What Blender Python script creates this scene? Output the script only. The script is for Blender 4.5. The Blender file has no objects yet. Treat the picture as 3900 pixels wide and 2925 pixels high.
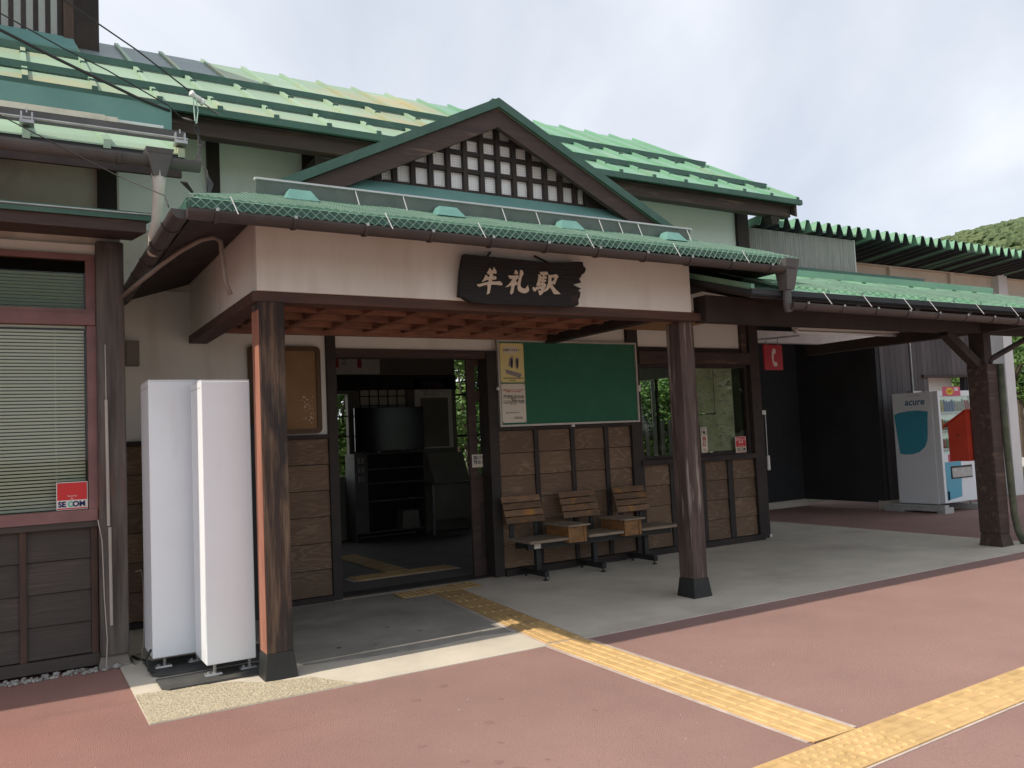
import bpy, bmesh, math, random
from mathutils import Vector, Matrix
from mathutils.geometry import tessellate_polygon
random.seed(7)
S = bpy.context.scene
COL = S.collection
R = math.radians

# ------------------------------------------------------------------ camera
cd = bpy.data.cameras.new("camera"); cam = bpy.data.objects.new("camera", cd); COL.objects.link(cam)
S.camera = cam
YAW, PITCH, ROLL = R(30.835), R(3.644), R(2.577)
cd.sensor_width = 36.0; cd.lens = 36.0 * 3187.2 / 3900.0
cd.clip_start = 0.05; cd.clip_end = 3000
cy, sy, cp, sp = math.cos(YAW), math.sin(YAW), math.cos(PITCH), math.sin(PITCH)
fw = Vector((sy*cp, cy*cp, sp)); rt = Vector((cy, -sy, 0)); dn = fw.cross(rt)
if dn.z > 0: dn = -dn
r2 = math.cos(ROLL)*rt + math.sin(ROLL)*dn; d2 = -math.sin(ROLL)*rt + math.cos(ROLL)*dn
m = Matrix((r2, -d2, -fw)).transposed().to_4x4(); m.translation = Vector((0, 0, 1.5))
cam.matrix_world = m

# ------------------------------------------------------------------ world, sun, exposure
SUN_EL = R(46.0)                       # the sun stands to the left, along -X
w = bpy.data.worlds.new("World"); S.world = w; w.use_nodes = True
nt = w.node_tree; nt.nodes.clear()
def WN(t, **k):
    n = nt.nodes.new(t)
    for a, b in k.items(): setattr(n, a, b)
    return n
L = nt.links.new
sky = WN('ShaderNodeTexSky', sky_type='NISHITA', sun_disc=False)
sky.sun_elevation = SUN_EL; sky.sun_rotation = R(-90); sky.air_density = 1.0; sky.dust_density = 2.0; sky.altitude = 500
tc = WN('ShaderNodeTexCoord'); sep = WN('ShaderNodeSeparateXYZ'); L(tc.outputs['Generated'], sep.inputs[0])
mz = WN('ShaderNodeMath', operation='MAXIMUM'); mz.inputs[1].default_value = 0.0; L(sep.outputs[2], mz.inputs[0])
az = WN('ShaderNodeMath', operation='ADD'); az.inputs[1].default_value = 0.22; L(mz.outputs[0], az.inputs[0])
dx = WN('ShaderNodeMath', operation='DIVIDE'); dyn = WN('ShaderNodeMath', operation='DIVIDE')
L(sep.outputs[0], dx.inputs[0]); L(az.outputs[0], dx.inputs[1]); L(sep.outputs[1], dyn.inputs[0]); L(az.outputs[0], dyn.inputs[1])
cmb = WN('ShaderNodeCombineXYZ'); L(dx.outputs[0], cmb.inputs[0]); L(dyn.outputs[0], cmb.inputs[1]); cmb.inputs[2].default_value = 3.1
nz = WN('ShaderNodeTexNoise'); nz.inputs['Scale'].default_value = 0.85; nz.inputs['Detail'].default_value = 7; nz.inputs['Roughness'].default_value = 0.52; nz.inputs['Distortion'].default_value = 0.4
L(cmb.outputs[0], nz.inputs['Vector'])
rp = WN('ShaderNodeValToRGB'); rp.color_ramp.elements[0].position = 0.30; rp.color_ramp.elements[1].position = 0.66
rp.color_ramp.elements[0].color = (4.1, 4.45, 5.1, 1); rp.color_ramp.elements[1].color = (7.5, 7.6, 7.75, 1)
L(nz.outputs['Fac'], rp.inputs[0])
mixc = WN('ShaderNodeMix', data_type='RGBA'); mixc.inputs[0].default_value = 0.86
L(sky.outputs[0], mixc.inputs[6]); L(rp.outputs[0], mixc.inputs[7])
bg = WN('ShaderNodeBackground'); bg.inputs['Strength'].default_value = 0.115; L(mixc.outputs[2], bg.inputs['Color'])
wo = WN('ShaderNodeOutputWorld'); L(bg.outputs[0], wo.inputs['Surface'])

sd = bpy.data.lights.new("sun", 'SUN'); sun = bpy.data.objects.new("sun", sd); COL.objects.link(sun)
sd.energy = 3.2; sd.angle = R(0.6); sd.color = (1.0, 0.89, 0.74)
sun.rotation_euler = Vector((math.cos(SUN_EL), 0.016, -math.sin(SUN_EL))).to_track_quat('-Z', 'Y').to_euler()
sun.location = (-20, 5, 25)
S.view_settings.view_transform = 'Standard'; S.view_settings.look = 'None'
S.view_settings.exposure = 0.50; S.view_settings.gamma = 1.0; S.view_settings.use_curve_mapping = False
S.render.engine = 'CYCLES'
S.cycles.use_denoising = True
S.cycles.max_bounces = 8; S.cycles.diffuse_bounces = 5; S.cycles.transparent_max_bounces = 12
S.cycles.sample_clamp_indirect = 6.0

# ------------------------------------------------------------------ materials
def pm(name, c1, c2=None, rough=0.75, scale=6.0, detail=5, stretch=(1, 1, 1), lo=0.35, hi=0.65, bump=0.0, bscale=60.0,
       bstretch=(1, 1, 1), metallic=0.0, c3=None, s3=2.0, lo3=0.5, hi3=0.7, st3=(1, 1, 1), rnd=0.0, spec=0.4, rnd_off=False, emit=0.0):
    mt = bpy.data.materials.new(name); mt.use_nodes = True
    t = mt.node_tree; t.nodes.clear(); N = t.nodes.new; K = t.links.new
    out = N('ShaderNodeOutputMaterial'); b = N('ShaderNodeBsdfPrincipled'); K(b.outputs[0], out.inputs[0])
    b.inputs['Roughness'].default_value = rough; b.inputs['Metallic'].default_value = metallic
    b.inputs['Specular IOR Level'].default_value = spec
    co = N('ShaderNodeTexCoord'); src = co.outputs['Object']
    oi = None
    if rnd or rnd_off: oi = N('ShaderNodeObjectInfo')
    if rnd_off:
        va = N('ShaderNodeVectorMath'); va.operation = 'MULTIPLY_ADD'
        cx = N('ShaderNodeCombineXYZ')
        for i in range(3): K(oi.outputs['Random'], cx.inputs[i])
        va.inputs[1].default_value = (37.0, 11.0, 23.0); K(cx.outputs[0], va.inputs[0]); K(src, va.inputs[2]); src = va.outputs[0]
    def noise(sc, st, det):
        mp = N('ShaderNodeMapping'); mp.inputs['Scale'].default_value = st; K(src, mp.inputs[0])
        n = N('ShaderNodeTexNoise'); n.inputs['Scale'].default_value = sc; n.inputs['Detail'].default_value = det; n.inputs['Roughness'].default_value = 0.6
        K(mp.outputs[0], n.inputs['Vector']); return n.outputs['Fac']
    def ramp(f, a, z):
        mr = N('ShaderNodeMapRange'); mr.inputs['From Min'].default_value = a; mr.inputs['From Max'].default_value = z; K(f, mr.inputs[0]); return mr.outputs[0]
    def mix(f, a, z):
        mx = N('ShaderNodeMix'); mx.data_type = 'RGBA'; K(f, mx.inputs[0])
        for i, v in ((6, a), (7, z)):
            if isinstance(v, tuple): mx.inputs[i].default_value = v + (1,)
            else: K(v, mx.inputs[i])
        return mx.outputs[2]
    c2 = c2 or c1
    col = mix(ramp(noise(scale, stretch, detail), lo, hi), tuple(c1), tuple(c2))
    if c3: col = mix(ramp(noise(s3, st3, 4), lo3, hi3), col, tuple(c3))
    if rnd:
        hs = N('ShaderNodeHueSaturation'); mr = N('ShaderNodeMapRange'); mr.inputs['To Min'].default_value = 1 - rnd; mr.inputs['To Max'].default_value = 1 + rnd
        K(oi.outputs['Random'], mr.inputs[0]); K(mr.outputs[0], hs.inputs['Value']); K(col, hs.inputs['Color']); col = hs.outputs[0]
    K(col, b.inputs['Base Color'])
    if emit: K(col, b.inputs['Emission Color']); b.inputs['Emission Strength'].default_value = emit
    if bump:
        bn = N('ShaderNodeBump'); bn.inputs['Strength'].default_value = bump; bn.inputs['Distance'].default_value = 0.02
        K(noise(bscale, bstretch, 4), bn.inputs['Height']); K(bn.outputs[0], b.inputs['Normal'])
    return mt

def grain_mat(name, dark, light, zs=7.5, rough=0.7, rnd=0.2, xs=1.5):
    mt = bpy.data.materials.new(name); mt.use_nodes = True
    t = mt.node_tree; t.nodes.clear(); N = t.nodes.new; K = t.links.new
    out = N('ShaderNodeOutputMaterial'); b = N('ShaderNodeBsdfPrincipled'); K(b.outputs[0], out.inputs[0]); b.inputs['Roughness'].default_value = rough
    co = N('ShaderNodeTexCoord'); oi = N('ShaderNodeObjectInfo'); cx = N('ShaderNodeCombineXYZ')
    for i in range(3): K(oi.outputs['Random'], cx.inputs[i])
    va = N('ShaderNodeVectorMath'); va.operation = 'MULTIPLY_ADD'; va.inputs[1].default_value = (53.0, 7.0, 31.0)
    K(cx.outputs[0], va.inputs[0]); K(co.outputs['Object'], va.inputs[2])
    mp = N('ShaderNodeMapping'); mp.inputs['Scale'].default_value = (xs, 0.6, zs); K(va.outputs[0], mp.inputs[0])
    n1 = N('ShaderNodeTexNoise'); n1.inputs['Scale'].default_value = 1.1; n1.inputs['Detail'].default_value = 1.5; K(mp.outputs[0], n1.inputs['Vector'])
    mu = N('ShaderNodeMath'); mu.operation = 'MULTIPLY'; mu.inputs[1].default_value = 70.0; K(n1.outputs['Fac'], mu.inputs[0])
    si = N('ShaderNodeMath'); si.operation = 'SINE'; K(mu.outputs[0], si.inputs[0])
    mr = N('ShaderNodeMapRange'); mr.inputs['From Min'].default_value = 0.05; mr.inputs['From Max'].default_value = 1.0; K(si.outputs[0], mr.inputs[0])
    mp2 = N('ShaderNodeMapping'); mp2.inputs['Scale'].default_value = (6, 6, 160); K(va.outputs[0], mp2.inputs[0])
    n2 = N('ShaderNodeTexNoise'); n2.inputs['Scale'].default_value = 1.0; n2.inputs['Detail'].default_value = 3; K(mp2.outputs[0], n2.inputs['Vector'])
    n3 = N('ShaderNodeTexNoise'); n3.inputs['Scale'].default_value = 3.5; K(va.outputs[0], n3.inputs['Vector'])
    m3 = N('ShaderNodeMapRange'); m3.inputs['From Min'].default_value = 0.36; m3.inputs['From Max'].default_value = 0.60; K(n3.outputs['Fac'], m3.inputs[0])
    mm = N('ShaderNodeMath'); mm.operation = 'MULTIPLY'; K(mr.outputs[0], mm.inputs[0]); K(m3.outputs[0], mm.inputs[1])
    mx = N('ShaderNodeMix'); mx.data_type = 'RGBA'; mx.inputs[6].default_value = dark + (1,); mx.inputs[7].default_value = light + (1,); K(mm.outputs[0], mx.inputs[0])
    ml = N('ShaderNodeMix'); ml.data_type = 'RGBA'; ml.blend_type = 'MULTIPLY'; ml.inputs[0].default_value = 0.55
    K(mx.outputs[2], ml.inputs[6]); rr = N('ShaderNodeMapRange'); rr.inputs['To Min'].default_value = 0.5; rr.inputs['To Max'].default_value = 1.3; K(n2.outputs['Fac'], rr.inputs[0])
    K(rr.outputs[0], ml.inputs[7])
    hs = N('ShaderNodeHueSaturation'); vr = N('ShaderNodeMapRange'); vr.inputs['To Min'].default_value = 1 - rnd; vr.inputs['To Max'].default_value = 1 + rnd
    K(oi.outputs['Random'], vr.inputs[0]); K(vr.outputs[0], hs.inputs['Value']); K(ml.outputs[2], hs.inputs['Color']); K(hs.outputs[0], b.inputs['Base Color'])
    bp = N('ShaderNodeBump'); bp.inputs['Strength'].default_value = 0.25; bp.inputs['Distance'].default_value = 0.004; K(n2.outputs['Fac'], bp.inputs['Height']); K(bp.outputs[0], b.inputs['Normal'])
    return mt

def glass_mat(name, tint=(0.86, 0.9, 0.88), refl=1.0):
    mt = bpy.data.materials.new(name); mt.use_nodes = True
    t = mt.node_tree; t.nodes.clear(); N = t.nodes.new; K = t.links.new
    out = N('ShaderNodeOutputMaterial'); tr = N('ShaderNodeBsdfTransparent'); tr.inputs[0].default_value = tint + (1,)
    gl = N('ShaderNodeBsdfGlossy'); gl.inputs['Roughness'].default_value = 0.02
    fr = N('ShaderNodeFresnel'); fr.inputs['IOR'].default_value = 1.5
    mu = N('ShaderNodeMath'); mu.operation = 'MULTIPLY'; mu.inputs[1].default_value = refl; K(fr.outputs[0], mu.inputs[0])
    ge = N('ShaderNodeNewGeometry'); iv = N('ShaderNodeMath'); iv.operation = 'SUBTRACT'; iv.inputs[0].default_value = 1.0; K(ge.outputs['Backfacing'], iv.inputs[1])
    m2 = N('ShaderNodeMath'); m2.operation = 'MULTIPLY'; K(mu.outputs[0], m2.inputs[0]); K(iv.outputs[0], m2.inputs[1]); mu = m2
    mx = N('ShaderNodeMixShader'); K(mu.outputs[0], mx.inputs[0]); K(tr.outputs[0], mx.inputs[1]); K(gl.outputs[0], mx.inputs[2]); K(mx.outputs[0], out.inputs[0])
    return mt

M = {}
M['asphalt'] = pm('red_asphalt', (0.385, 0.235, 0.205), (0.315, 0.19, 0.168), rough=0.9, scale=1.1, detail=9, lo=0.3, hi=0.7, bump=0.7, bscale=200, c3=(0.21, 0.115, 0.10), s3=75, lo3=0.60, hi3=0.72)
def pigment(mt):
    t = mt.node_tree; b = [n for n in t.nodes if n.type == 'BSDF_PRINCIPLED'][0]; l = b.inputs['Base Color'].links[0]; src = l.from_socket
    co = t.nodes.new('ShaderNodeTexCoord'); sx_ = t.nodes.new('ShaderNodeSeparateXYZ'); t.links.new(co.outputs['Object'], sx_.inputs[0])
    nz_ = t.nodes.new('ShaderNodeTexNoise'); nz_.inputs['Scale'].default_value = 0.8; t.links.new(co.outputs['Object'], nz_.inputs['Vector'])
    ma = t.nodes.new('ShaderNodeMath'); ma.operation = 'MULTIPLY_ADD'; ma.inputs[1].default_value = 2.2; t.links.new(nz_.outputs['Fac'], ma.inputs[0]); t.links.new(sx_.outputs[0], ma.inputs[2])
    mr = t.nodes.new('ShaderNodeMapRange'); mr.inputs['From Min'].default_value = 0.3; mr.inputs['From Max'].default_value = 3.2; t.links.new(ma.outputs[0], mr.inputs[0])
    rp_ = t.nodes.new('ShaderNodeMix'); rp_.data_type = 'RGBA'; rp_.inputs[6].default_value = (1.0, 0.80, 0.76, 1); rp_.inputs[7].default_value = (1, 1, 1, 1); t.links.new(mr.outputs[0], rp_.inputs[0])
    mx_ = t.nodes.new('ShaderNodeMix'); mx_.data_type = 'RGBA'; mx_.blend_type = 'MULTIPLY'; mx_.inputs[0].default_value = 1.0
    t.links.new(src, mx_.inputs[6]); t.links.new(rp_.outputs[2], mx_.inputs[7]); t.links.new(mx_.outputs[2], b.inputs['Base Color'])
pigment(M['asphalt'])
M['concrete'] = pm('porch_concrete', (0.63, 0.575, 0.485), (0.53, 0.49, 0.415), rough=0.85, scale=1.6, detail=8, bump=0.25, bscale=160, c3=(0.46, 0.41, 0.345), s3=1.1, lo3=0.5, hi3=0.72)
M['aggregate'] = pm('exposed_aggregate', (0.62, 0.55, 0.40), (0.40, 0.35, 0.25), rough=0.9, scale=70, detail=3, bump=0.9, bscale=75, lo=0.42, hi=0.6)
M['gravel'] = pm('pale_gravel', (0.5, 0.49, 0.46), (0.3, 0.29, 0.27), rough=0.9, scale=14, rnd=0.3)
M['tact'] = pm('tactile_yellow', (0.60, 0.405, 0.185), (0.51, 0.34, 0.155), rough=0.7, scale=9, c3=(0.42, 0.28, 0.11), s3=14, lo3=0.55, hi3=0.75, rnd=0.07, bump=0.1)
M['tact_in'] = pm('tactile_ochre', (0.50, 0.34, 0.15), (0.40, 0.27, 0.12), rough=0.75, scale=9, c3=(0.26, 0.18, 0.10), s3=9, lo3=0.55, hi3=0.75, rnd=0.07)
M['sealant'] = pm('pale_sealant', (0.55, 0.47, 0.42), (0.40, 0.33, 0.29), scale=9)
M['groof'] = pm('green_roof_paint', (0.25, 0.37, 0.265), (0.30, 0.42, 0.31), rough=0.55, scale=1.1, detail=6, c3=(0.40, 0.33, 0.18), s3=0.9, lo3=0.54, hi3=0.74, st3=(0.7, 1, 1), bump=0.12, bscale=9, rnd=0.08)
M['gclean'] = pm('green_paint_fresh', (0.15, 0.325, 0.215), (0.19, 0.37, 0.25), rough=0.5, scale=1.6, detail=6, bump=0.1, bscale=9, rnd=0.06, c3=(0.24, 0.35, 0.25), s3=2.5, lo3=0.55, hi3=0.75)
M['gtrim'] = pm('dark_green_trim', (0.038, 0.10, 0.074), (0.052, 0.125, 0.094), rough=0.5, scale=4, c3=(0.08, 0.14, 0.11), s3=7, lo3=0.55, hi3=0.8)
M['gskirt'] = pm('porch_roof_paint', (0.15, 0.32, 0.22), (0.20, 0.36, 0.26), rough=0.55, scale=2, detail=6, bump=0.1, bscale=12, c3=(0.12, 0.24, 0.17), s3=3, lo3=0.5, hi3=0.75)
M['teal'] = pm('teal_flashing', (0.11, 0.24, 0.22), (0.14, 0.28, 0.25), rough=0.5, scale=3)
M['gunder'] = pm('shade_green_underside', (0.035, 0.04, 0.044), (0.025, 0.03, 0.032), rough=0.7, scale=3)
M['plaster'] = pm('white_plaster', (0.85, 0.91, 0.85), (0.80, 0.86, 0.80), rough=0.9, scale=1.6, detail=7, bump=0.12, bscale=120, c3=(0.62, 0.64, 0.57), s3=1.3, lo3=0.62, hi3=0.88)  # white wall; green light off the roofs is mixed into the base colour
M['cream'] = pm('cream_plaster', (0.74, 0.745, 0.69), (0.69, 0.69, 0.635), rough=0.9, scale=1.4, detail=7, bump=0.1, bscale=130, c3=(0.62, 0.60, 0.54), s3=2.6, lo3=0.55, hi3=0.78, st3=(1.6, 1.6, 0.22))
M['dirty'] = pm('stained_plaster', (0.74, 0.68, 0.58), (0.62, 0.56, 0.47), rough=0.9, scale=1.5, detail=8, bump=0.15, bscale=110, c3=(0.36, 0.335, 0.27), s3=1.7, lo3=0.5, hi3=0.72)
M['dwood'] = pm('dark_wood', (0.024, 0.019, 0.018), (0.044, 0.032, 0.027), rough=0.75, scale=3, stretch=(1, 1, 1), bump=0.15, bscale=40, rnd=0.15)
M['bwood'] = pm('brown_wood', (0.066, 0.042, 0.033), (0.043, 0.029, 0.025), rough=0.7, scale=1.2, stretch=(1.2, 14, 14), detail=6, c3=(0.15, 0.10, 0.075), s3=1.0, lo3=0.58, hi3=0.72, st3=(1.5, 16, 16), bump=0.2, bscale=3, bstretch=(1, 22, 22))
M['rwood'] = pm('red_brown_wood', (0.29, 0.135, 0.082), (0.165, 0.075, 0.05), rough=0.6, scale=3.0, stretch=(1.5, 3, 6), detail=6, bump=0.1, bscale=20, rnd=0.22)
M['beam'] = pm('porch_beam_wood', (0.095, 0.047, 0.034), (0.058, 0.032, 0.026), rough=0.65, scale=1.3, stretch=(1.2, 12, 12), detail=6, bump=0.12, bscale=4, bstretch=(1, 20, 20))
M['postw'] = pm('weathered_post', (0.050, 0.031, 0.025), (0.185, 0.125, 0.08), rough=0.85, scale=2.2, stretch=(9, 9, 0.6), detail=8, lo=0.46, hi=0.68, c3=(0.028, 0.023, 0.022), s3=1.4, lo3=0.48, hi3=0.60, st3=(6, 6, 1.0), bump=0.6, bscale=5, bstretch=(24, 24, 0.6))
M['postg'] = pm('grey_weathered_post', (0.115, 0.082, 0.070), (0.052, 0.035, 0.030), rough=0.85, scale=2.2, stretch=(10, 10, 0.8), detail=8, c3=(0.27, 0.23, 0.20), s3=1.6, lo3=0.57, hi3=0.67, st3=(8, 8, 0.6), bump=0.6, bscale=5, bstretch=(24, 24, 0.6))
M['postc'] = pm('corner_post_wood', (0.145, 0.132, 0.117), (0.062, 0.052, 0.046), rough=0.85, scale=2.0, stretch=(8, 8, 0.6), detail=7, c3=(0.14, 0.078, 0.06), s3=1.4, lo3=0.53, hi3=0.68, st3=(5, 5, 0.9), bump=0.4, bscale=5, bstretch=(20, 20, 0.6))
M['sunside'] = pm('sunlit_post_face', (0.37, 0.165, 0.11), (0.27, 0.115, 0.08), rough=0.85, scale=3, stretch=(8, 8, 0.8), bump=0.4, bscale=5, bstretch=(20, 20, 0.6))  # brighter reddish tone, sunlight on the left face put into the colour
M['board'] = grain_mat('wainscot_board', (0.15, 0.093, 0.055), (0.225, 0.15, 0.093))
M['boardd'] = grain_mat('dark_clapboard', (0.048, 0.040, 0.034), (0.075, 0.062, 0.052), zs=22, rnd=0.10, xs=0.35)
M['batten'] = pm('dark_batten', (0.028, 0.024, 0.022), (0.042, 0.034, 0.03), rough=0.75, scale=5)
M['lbatten'] = pm('brown_batten', (0.085, 0.05, 0.036), (0.05, 0.034, 0.028), rough=0.8, scale=3, stretch=(6, 6, 1))
M['winframe'] = pm('mauve_window_paint', (0.235, 0.125, 0.118), (0.18, 0.095, 0.09), rough=0.6, scale=4, c3=(0.13, 0.075, 0.07), s3=3, lo3=0.6, hi3=0.8)
M['blind'] = pm('blind_slat', (0.80, 0.82, 0.70), (0.74, 0.76, 0.64), rough=0.5, scale=1.5)
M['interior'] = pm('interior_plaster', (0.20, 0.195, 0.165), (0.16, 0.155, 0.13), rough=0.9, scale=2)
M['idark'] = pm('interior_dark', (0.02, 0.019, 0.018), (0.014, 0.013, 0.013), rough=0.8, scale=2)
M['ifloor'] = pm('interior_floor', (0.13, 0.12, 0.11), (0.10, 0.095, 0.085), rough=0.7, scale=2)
M['white'] = pm('white_enamel', (0.80, 0.86, 0.90), (0.77, 0.82, 0.86), rough=0.35, scale=1.5, spec=0.5, c3=(0.71, 0.74, 0.77), s3=2.5, lo3=0.64, hi3=0.82, st3=(2, 2, 0.4))
M['whitem'] = pm('matt_white', (0.72, 0.71, 0.68), (0.64, 0.63, 0.60), rough=0.7, scale=5)
M['offw'] = pm('pale_grey_metal', (0.50, 0.50, 0.48), (0.42, 0.42, 0.41), rough=0.55, scale=5)
M['blackm'] = pm('black_metal', (0.016, 0.018, 0.018), (0.026, 0.028, 0.027), rough=0.5, scale=4)
M['plate'] = pm('dark_rubber_plate', (0.05, 0.052, 0.052), (0.075, 0.075, 0.07), rough=0.8, scale=6, bump=0.1)
M['galv'] = pm('galvanised_steel', (0.45, 0.46, 0.46), (0.33, 0.34, 0.34), rough=0.4, metallic=0.7, scale=9)
M['wire'] = pm('net_wire', (0.14, 0.25, 0.19), (0.20, 0.30, 0.24), rough=0.5, metallic=0.2, scale=9)
M['snow'] = pm('snow_rail_paint', (0.62, 0.63, 0.64), (0.52, 0.53, 0.54), rough=0.45, scale=5)
M['gutter'] = pm('brown_gutter', (0.042, 0.037, 0.035), (0.058, 0.050, 0.047), rough=0.45, scale=4, c3=(0.085, 0.075, 0.07), s3=6, lo3=0.6, hi3=0.8)
M['gutterg'] = pm('grey_gutter', (0.10, 0.097, 0.095), (0.07, 0.068, 0.067), rough=0.6, scale=4)
M['pipe'] = pm('pale_pipe', (0.48, 0.45, 0.40), (0.38, 0.35, 0.31), rough=0.6, scale=4)
M['conduit'] = pm('grey_conduit', (0.24, 0.21, 0.18), (0.17, 0.15, 0.13), rough=0.6, scale=4)
M['cable'] = pm('black_cable', (0.02, 0.02, 0.02), (0.03, 0.03, 0.03), rough=0.6)
M['pegb'] = None
M['signb'] = pm('charred_sign_board', (0.012, 0.012, 0.013), (0.021, 0.02, 0.02), rough=0.7, scale=4, stretch=(2, 2, 20), c3=(0.06, 0.03, 0.02), s3=3.5, lo3=0.66, hi3=0.8, bump=0.35, bscale=4, bstretch=(1.5, 10, 18))
M['letter'] = pm('carved_letter', (0.66, 0.58, 0.47), (0.56, 0.48, 0.38), rough=0.8, scale=20)
M['greenb'] = pm('green_notice_felt', (0.028, 0.135, 0.078), (0.033, 0.15, 0.088), rough=0.9, scale=5)
M['cork'] = pm('faded_brown_board', (0.25, 0.145, 0.06), (0.19, 0.11, 0.045), rough=0.7, scale=2.5, c3=(0.31, 0.20, 0.07), s3=2.2, lo3=0.52, hi3=0.7)
M['corkf'] = pm('brown_board_rim', (0.10, 0.055, 0.024), (0.075, 0.042, 0.02), rough=0.6, scale=4)
M['alum'] = pm('aluminium_frame', (0.50, 0.48, 0.43), (0.42, 0.40, 0.36), rough=0.4, metallic=0.3, scale=6)
M['yellowp'] = pm('yellow_paper', (0.74, 0.66, 0.30), (0.68, 0.60, 0.27), rough=0.8, scale=3)
M['paper'] = pm('white_paper', (0.70, 0.66, 0.55), (0.66, 0.62, 0.52), rough=0.85, scale=3)
M['ink'] = pm('black_ink', (0.03, 0.03, 0.035)); M['gink'] = pm('grey_ink', (0.22, 0.20, 0.21), (0.32, 0.29, 0.28), scale=40)
M['rink'] = pm('red_ink', (0.42, 0.05, 0.045)); M['navy'] = pm('navy_ink', (0.012, 0.022, 0.10)); M['mint'] = pm('mint_ink', (0.10, 0.48, 0.38))
M['signred'] = pm('sign_red', (0.60, 0.03, 0.03), (0.55, 0.028, 0.03), rough=0.5, scale=4)
M['phonered'] = pm('phone_sign_red', (0.50, 0.02, 0.035), (0.44, 0.018, 0.03), rough=0.5, scale=4)
M['boxred'] = pm('mailbox_red', (0.42, 0.045, 0.022), (0.36, 0.036, 0.018), rough=0.55, scale=5)
M['pinkw'] = pm('pale_pink_white', (0.75, 0.62, 0.60))
M['vblue'] = pm('vending_blue', (0.06, 0.36, 0.48), (0.055, 0.33, 0.45), rough=0.35, scale=3)
M['vblue2'] = pm('vending_light_blue', (0.10, 0.40, 0.55), rough=0.35)
M['vtext'] = pm('vending_letter_blue', (0.03, 0.15, 0.24))
M['vdark'] = pm('lit_display_back', (0.50, 0.55, 0.52), (0.40, 0.46, 0.43), rough=0.6, scale=5, emit=0.35)
M['pink'] = pm('pink_label', (0.62, 0.13, 0.20)); M['yel'] = pm('yellow_label', (0.75, 0.6, 0.05))
M['bench'] = pm('worn_bench_wood', (0.22, 0.125, 0.065), (0.12, 0.078, 0.05), rough=0.7, scale=2.5, stretch=(2.5, 9, 14), detail=6, c3=(0.33, 0.155, 0.035), s3=2.2, lo3=0.56, hi3=0.66, st3=(2, 2, 3), rnd=0.25, rnd_off=True, bump=0.2, bscale=4, bstretch=(1.5, 16, 20))
M['benchl'] = pm('bare_bench_wood', (0.31, 0.25, 0.185), (0.22, 0.175, 0.13), rough=0.8, scale=2.5, stretch=(2.5, 9, 14), detail=6, rnd=0.12, rnd_off=True, bump=0.15, bscale=4, bstretch=(1.5, 16, 20))
M['bencho'] = pm('orange_bench_box', (0.30, 0.155, 0.058), (0.18, 0.088, 0.036), rough=0.6, scale=5, stretch=(2, 2, 4), c3=(0.12, 0.07, 0.04), s3=9, lo3=0.56, hi3=0.7, rnd_off=True)
M['tv'] = pm('black_screen', (0.008, 0.008, 0.009), rough=0.15)
M['shelf'] = pm('grey_shelf', (0.10, 0.097, 0.09), (0.08, 0.078, 0.072), rough=0.6, scale=3)
M['ishoji'] = pm('shoji_paper', (0.5, 0.48, 0.42), (0.44, 0.42, 0.37), rough=0.9)
M['steel'] = pm('beige_steel', (0.62, 0.56, 0.46), (0.55, 0.49, 0.40), rough=0.7, scale=2, c3=(0.40, 0.33, 0.26), s3=3, lo3=0.6, hi3=0.8, st3=(1, 1, 0.3))
M['column'] = pm('white_column_paint', (0.68, 0.69, 0.68), (0.62, 0.63, 0.63), rough=0.6, scale=2)
M['corr'] = pm('grey_corrugated', (0.33, 0.325, 0.30), (0.25, 0.25, 0.23), rough=0.6, scale=4, stretch=(6, 6, 0.5), metallic=0.1)
M['shedb'] = pm('charcoal_shed_board', (0.085, 0.077, 0.08), (0.11, 0.10, 0.102), rough=0.8, scale=4, stretch=(8, 8, 0.7), rnd=0.2)
M['sheddark'] = pm('black_shed_wall', (0.030, 0.032, 0.035), (0.038, 0.04, 0.043), rough=0.85, scale=2)
M['glass'] = glass_mat('window_glass'); M['glassd'] = glass_mat('dim_glass', (0.62, 0.70, 0.58))
M['trunk'] = pm('tree_bark', (0.09, 0.07, 0.05), (0.06, 0.045, 0.035), rough=0.9, scale=6)
M['fence'] = pm('old_fence_wood', (0.07, 0.07, 0.06), (0.045, 0.045, 0.04), rough=0.85, scale=3)
M['grass'] = pm('verge_ground', (0.10, 0.10, 0.05), (0.16, 0.14, 0.08), rough=0.95, scale=2)
M['moss'] = pm('mossy_pipe', (0.07, 0.085, 0.055), (0.12, 0.13, 0.09), rough=0.85, scale=9, c3=(0.19, 0.20, 0.16), s3=6, lo3=0.6, hi3=0.7)
M['porcelain'] = pm('white_porcelain', (0.75, 0.76, 0.74), rough=0.25)

def leaf_mat(name, a, b, c):
    mt = pm(name, a, b, rough=0.6, scale=1.4, detail=4, c3=c, s3=4.5, lo3=0.5, hi3=0.7)
    n = [x for x in mt.node_tree.nodes if x.type == 'BSDF_PRINCIPLED'][0]
    return mt
M['leaf'] = leaf_mat('shrub_leaf', (0.07, 0.15, 0.030), (0.115, 0.205, 0.045), (0.045, 0.10, 0.028))
M['hillleaf'] = pm('hill_foliage', (0.065, 0.105, 0.042), (0.12, 0.16, 0.066), rough=0.8, scale=0.14, detail=6, c3=(0.042, 0.07, 0.034), s3=0.9, lo3=0.5, hi3=0.64)  # muted greens stand in for haze over the hill

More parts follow.
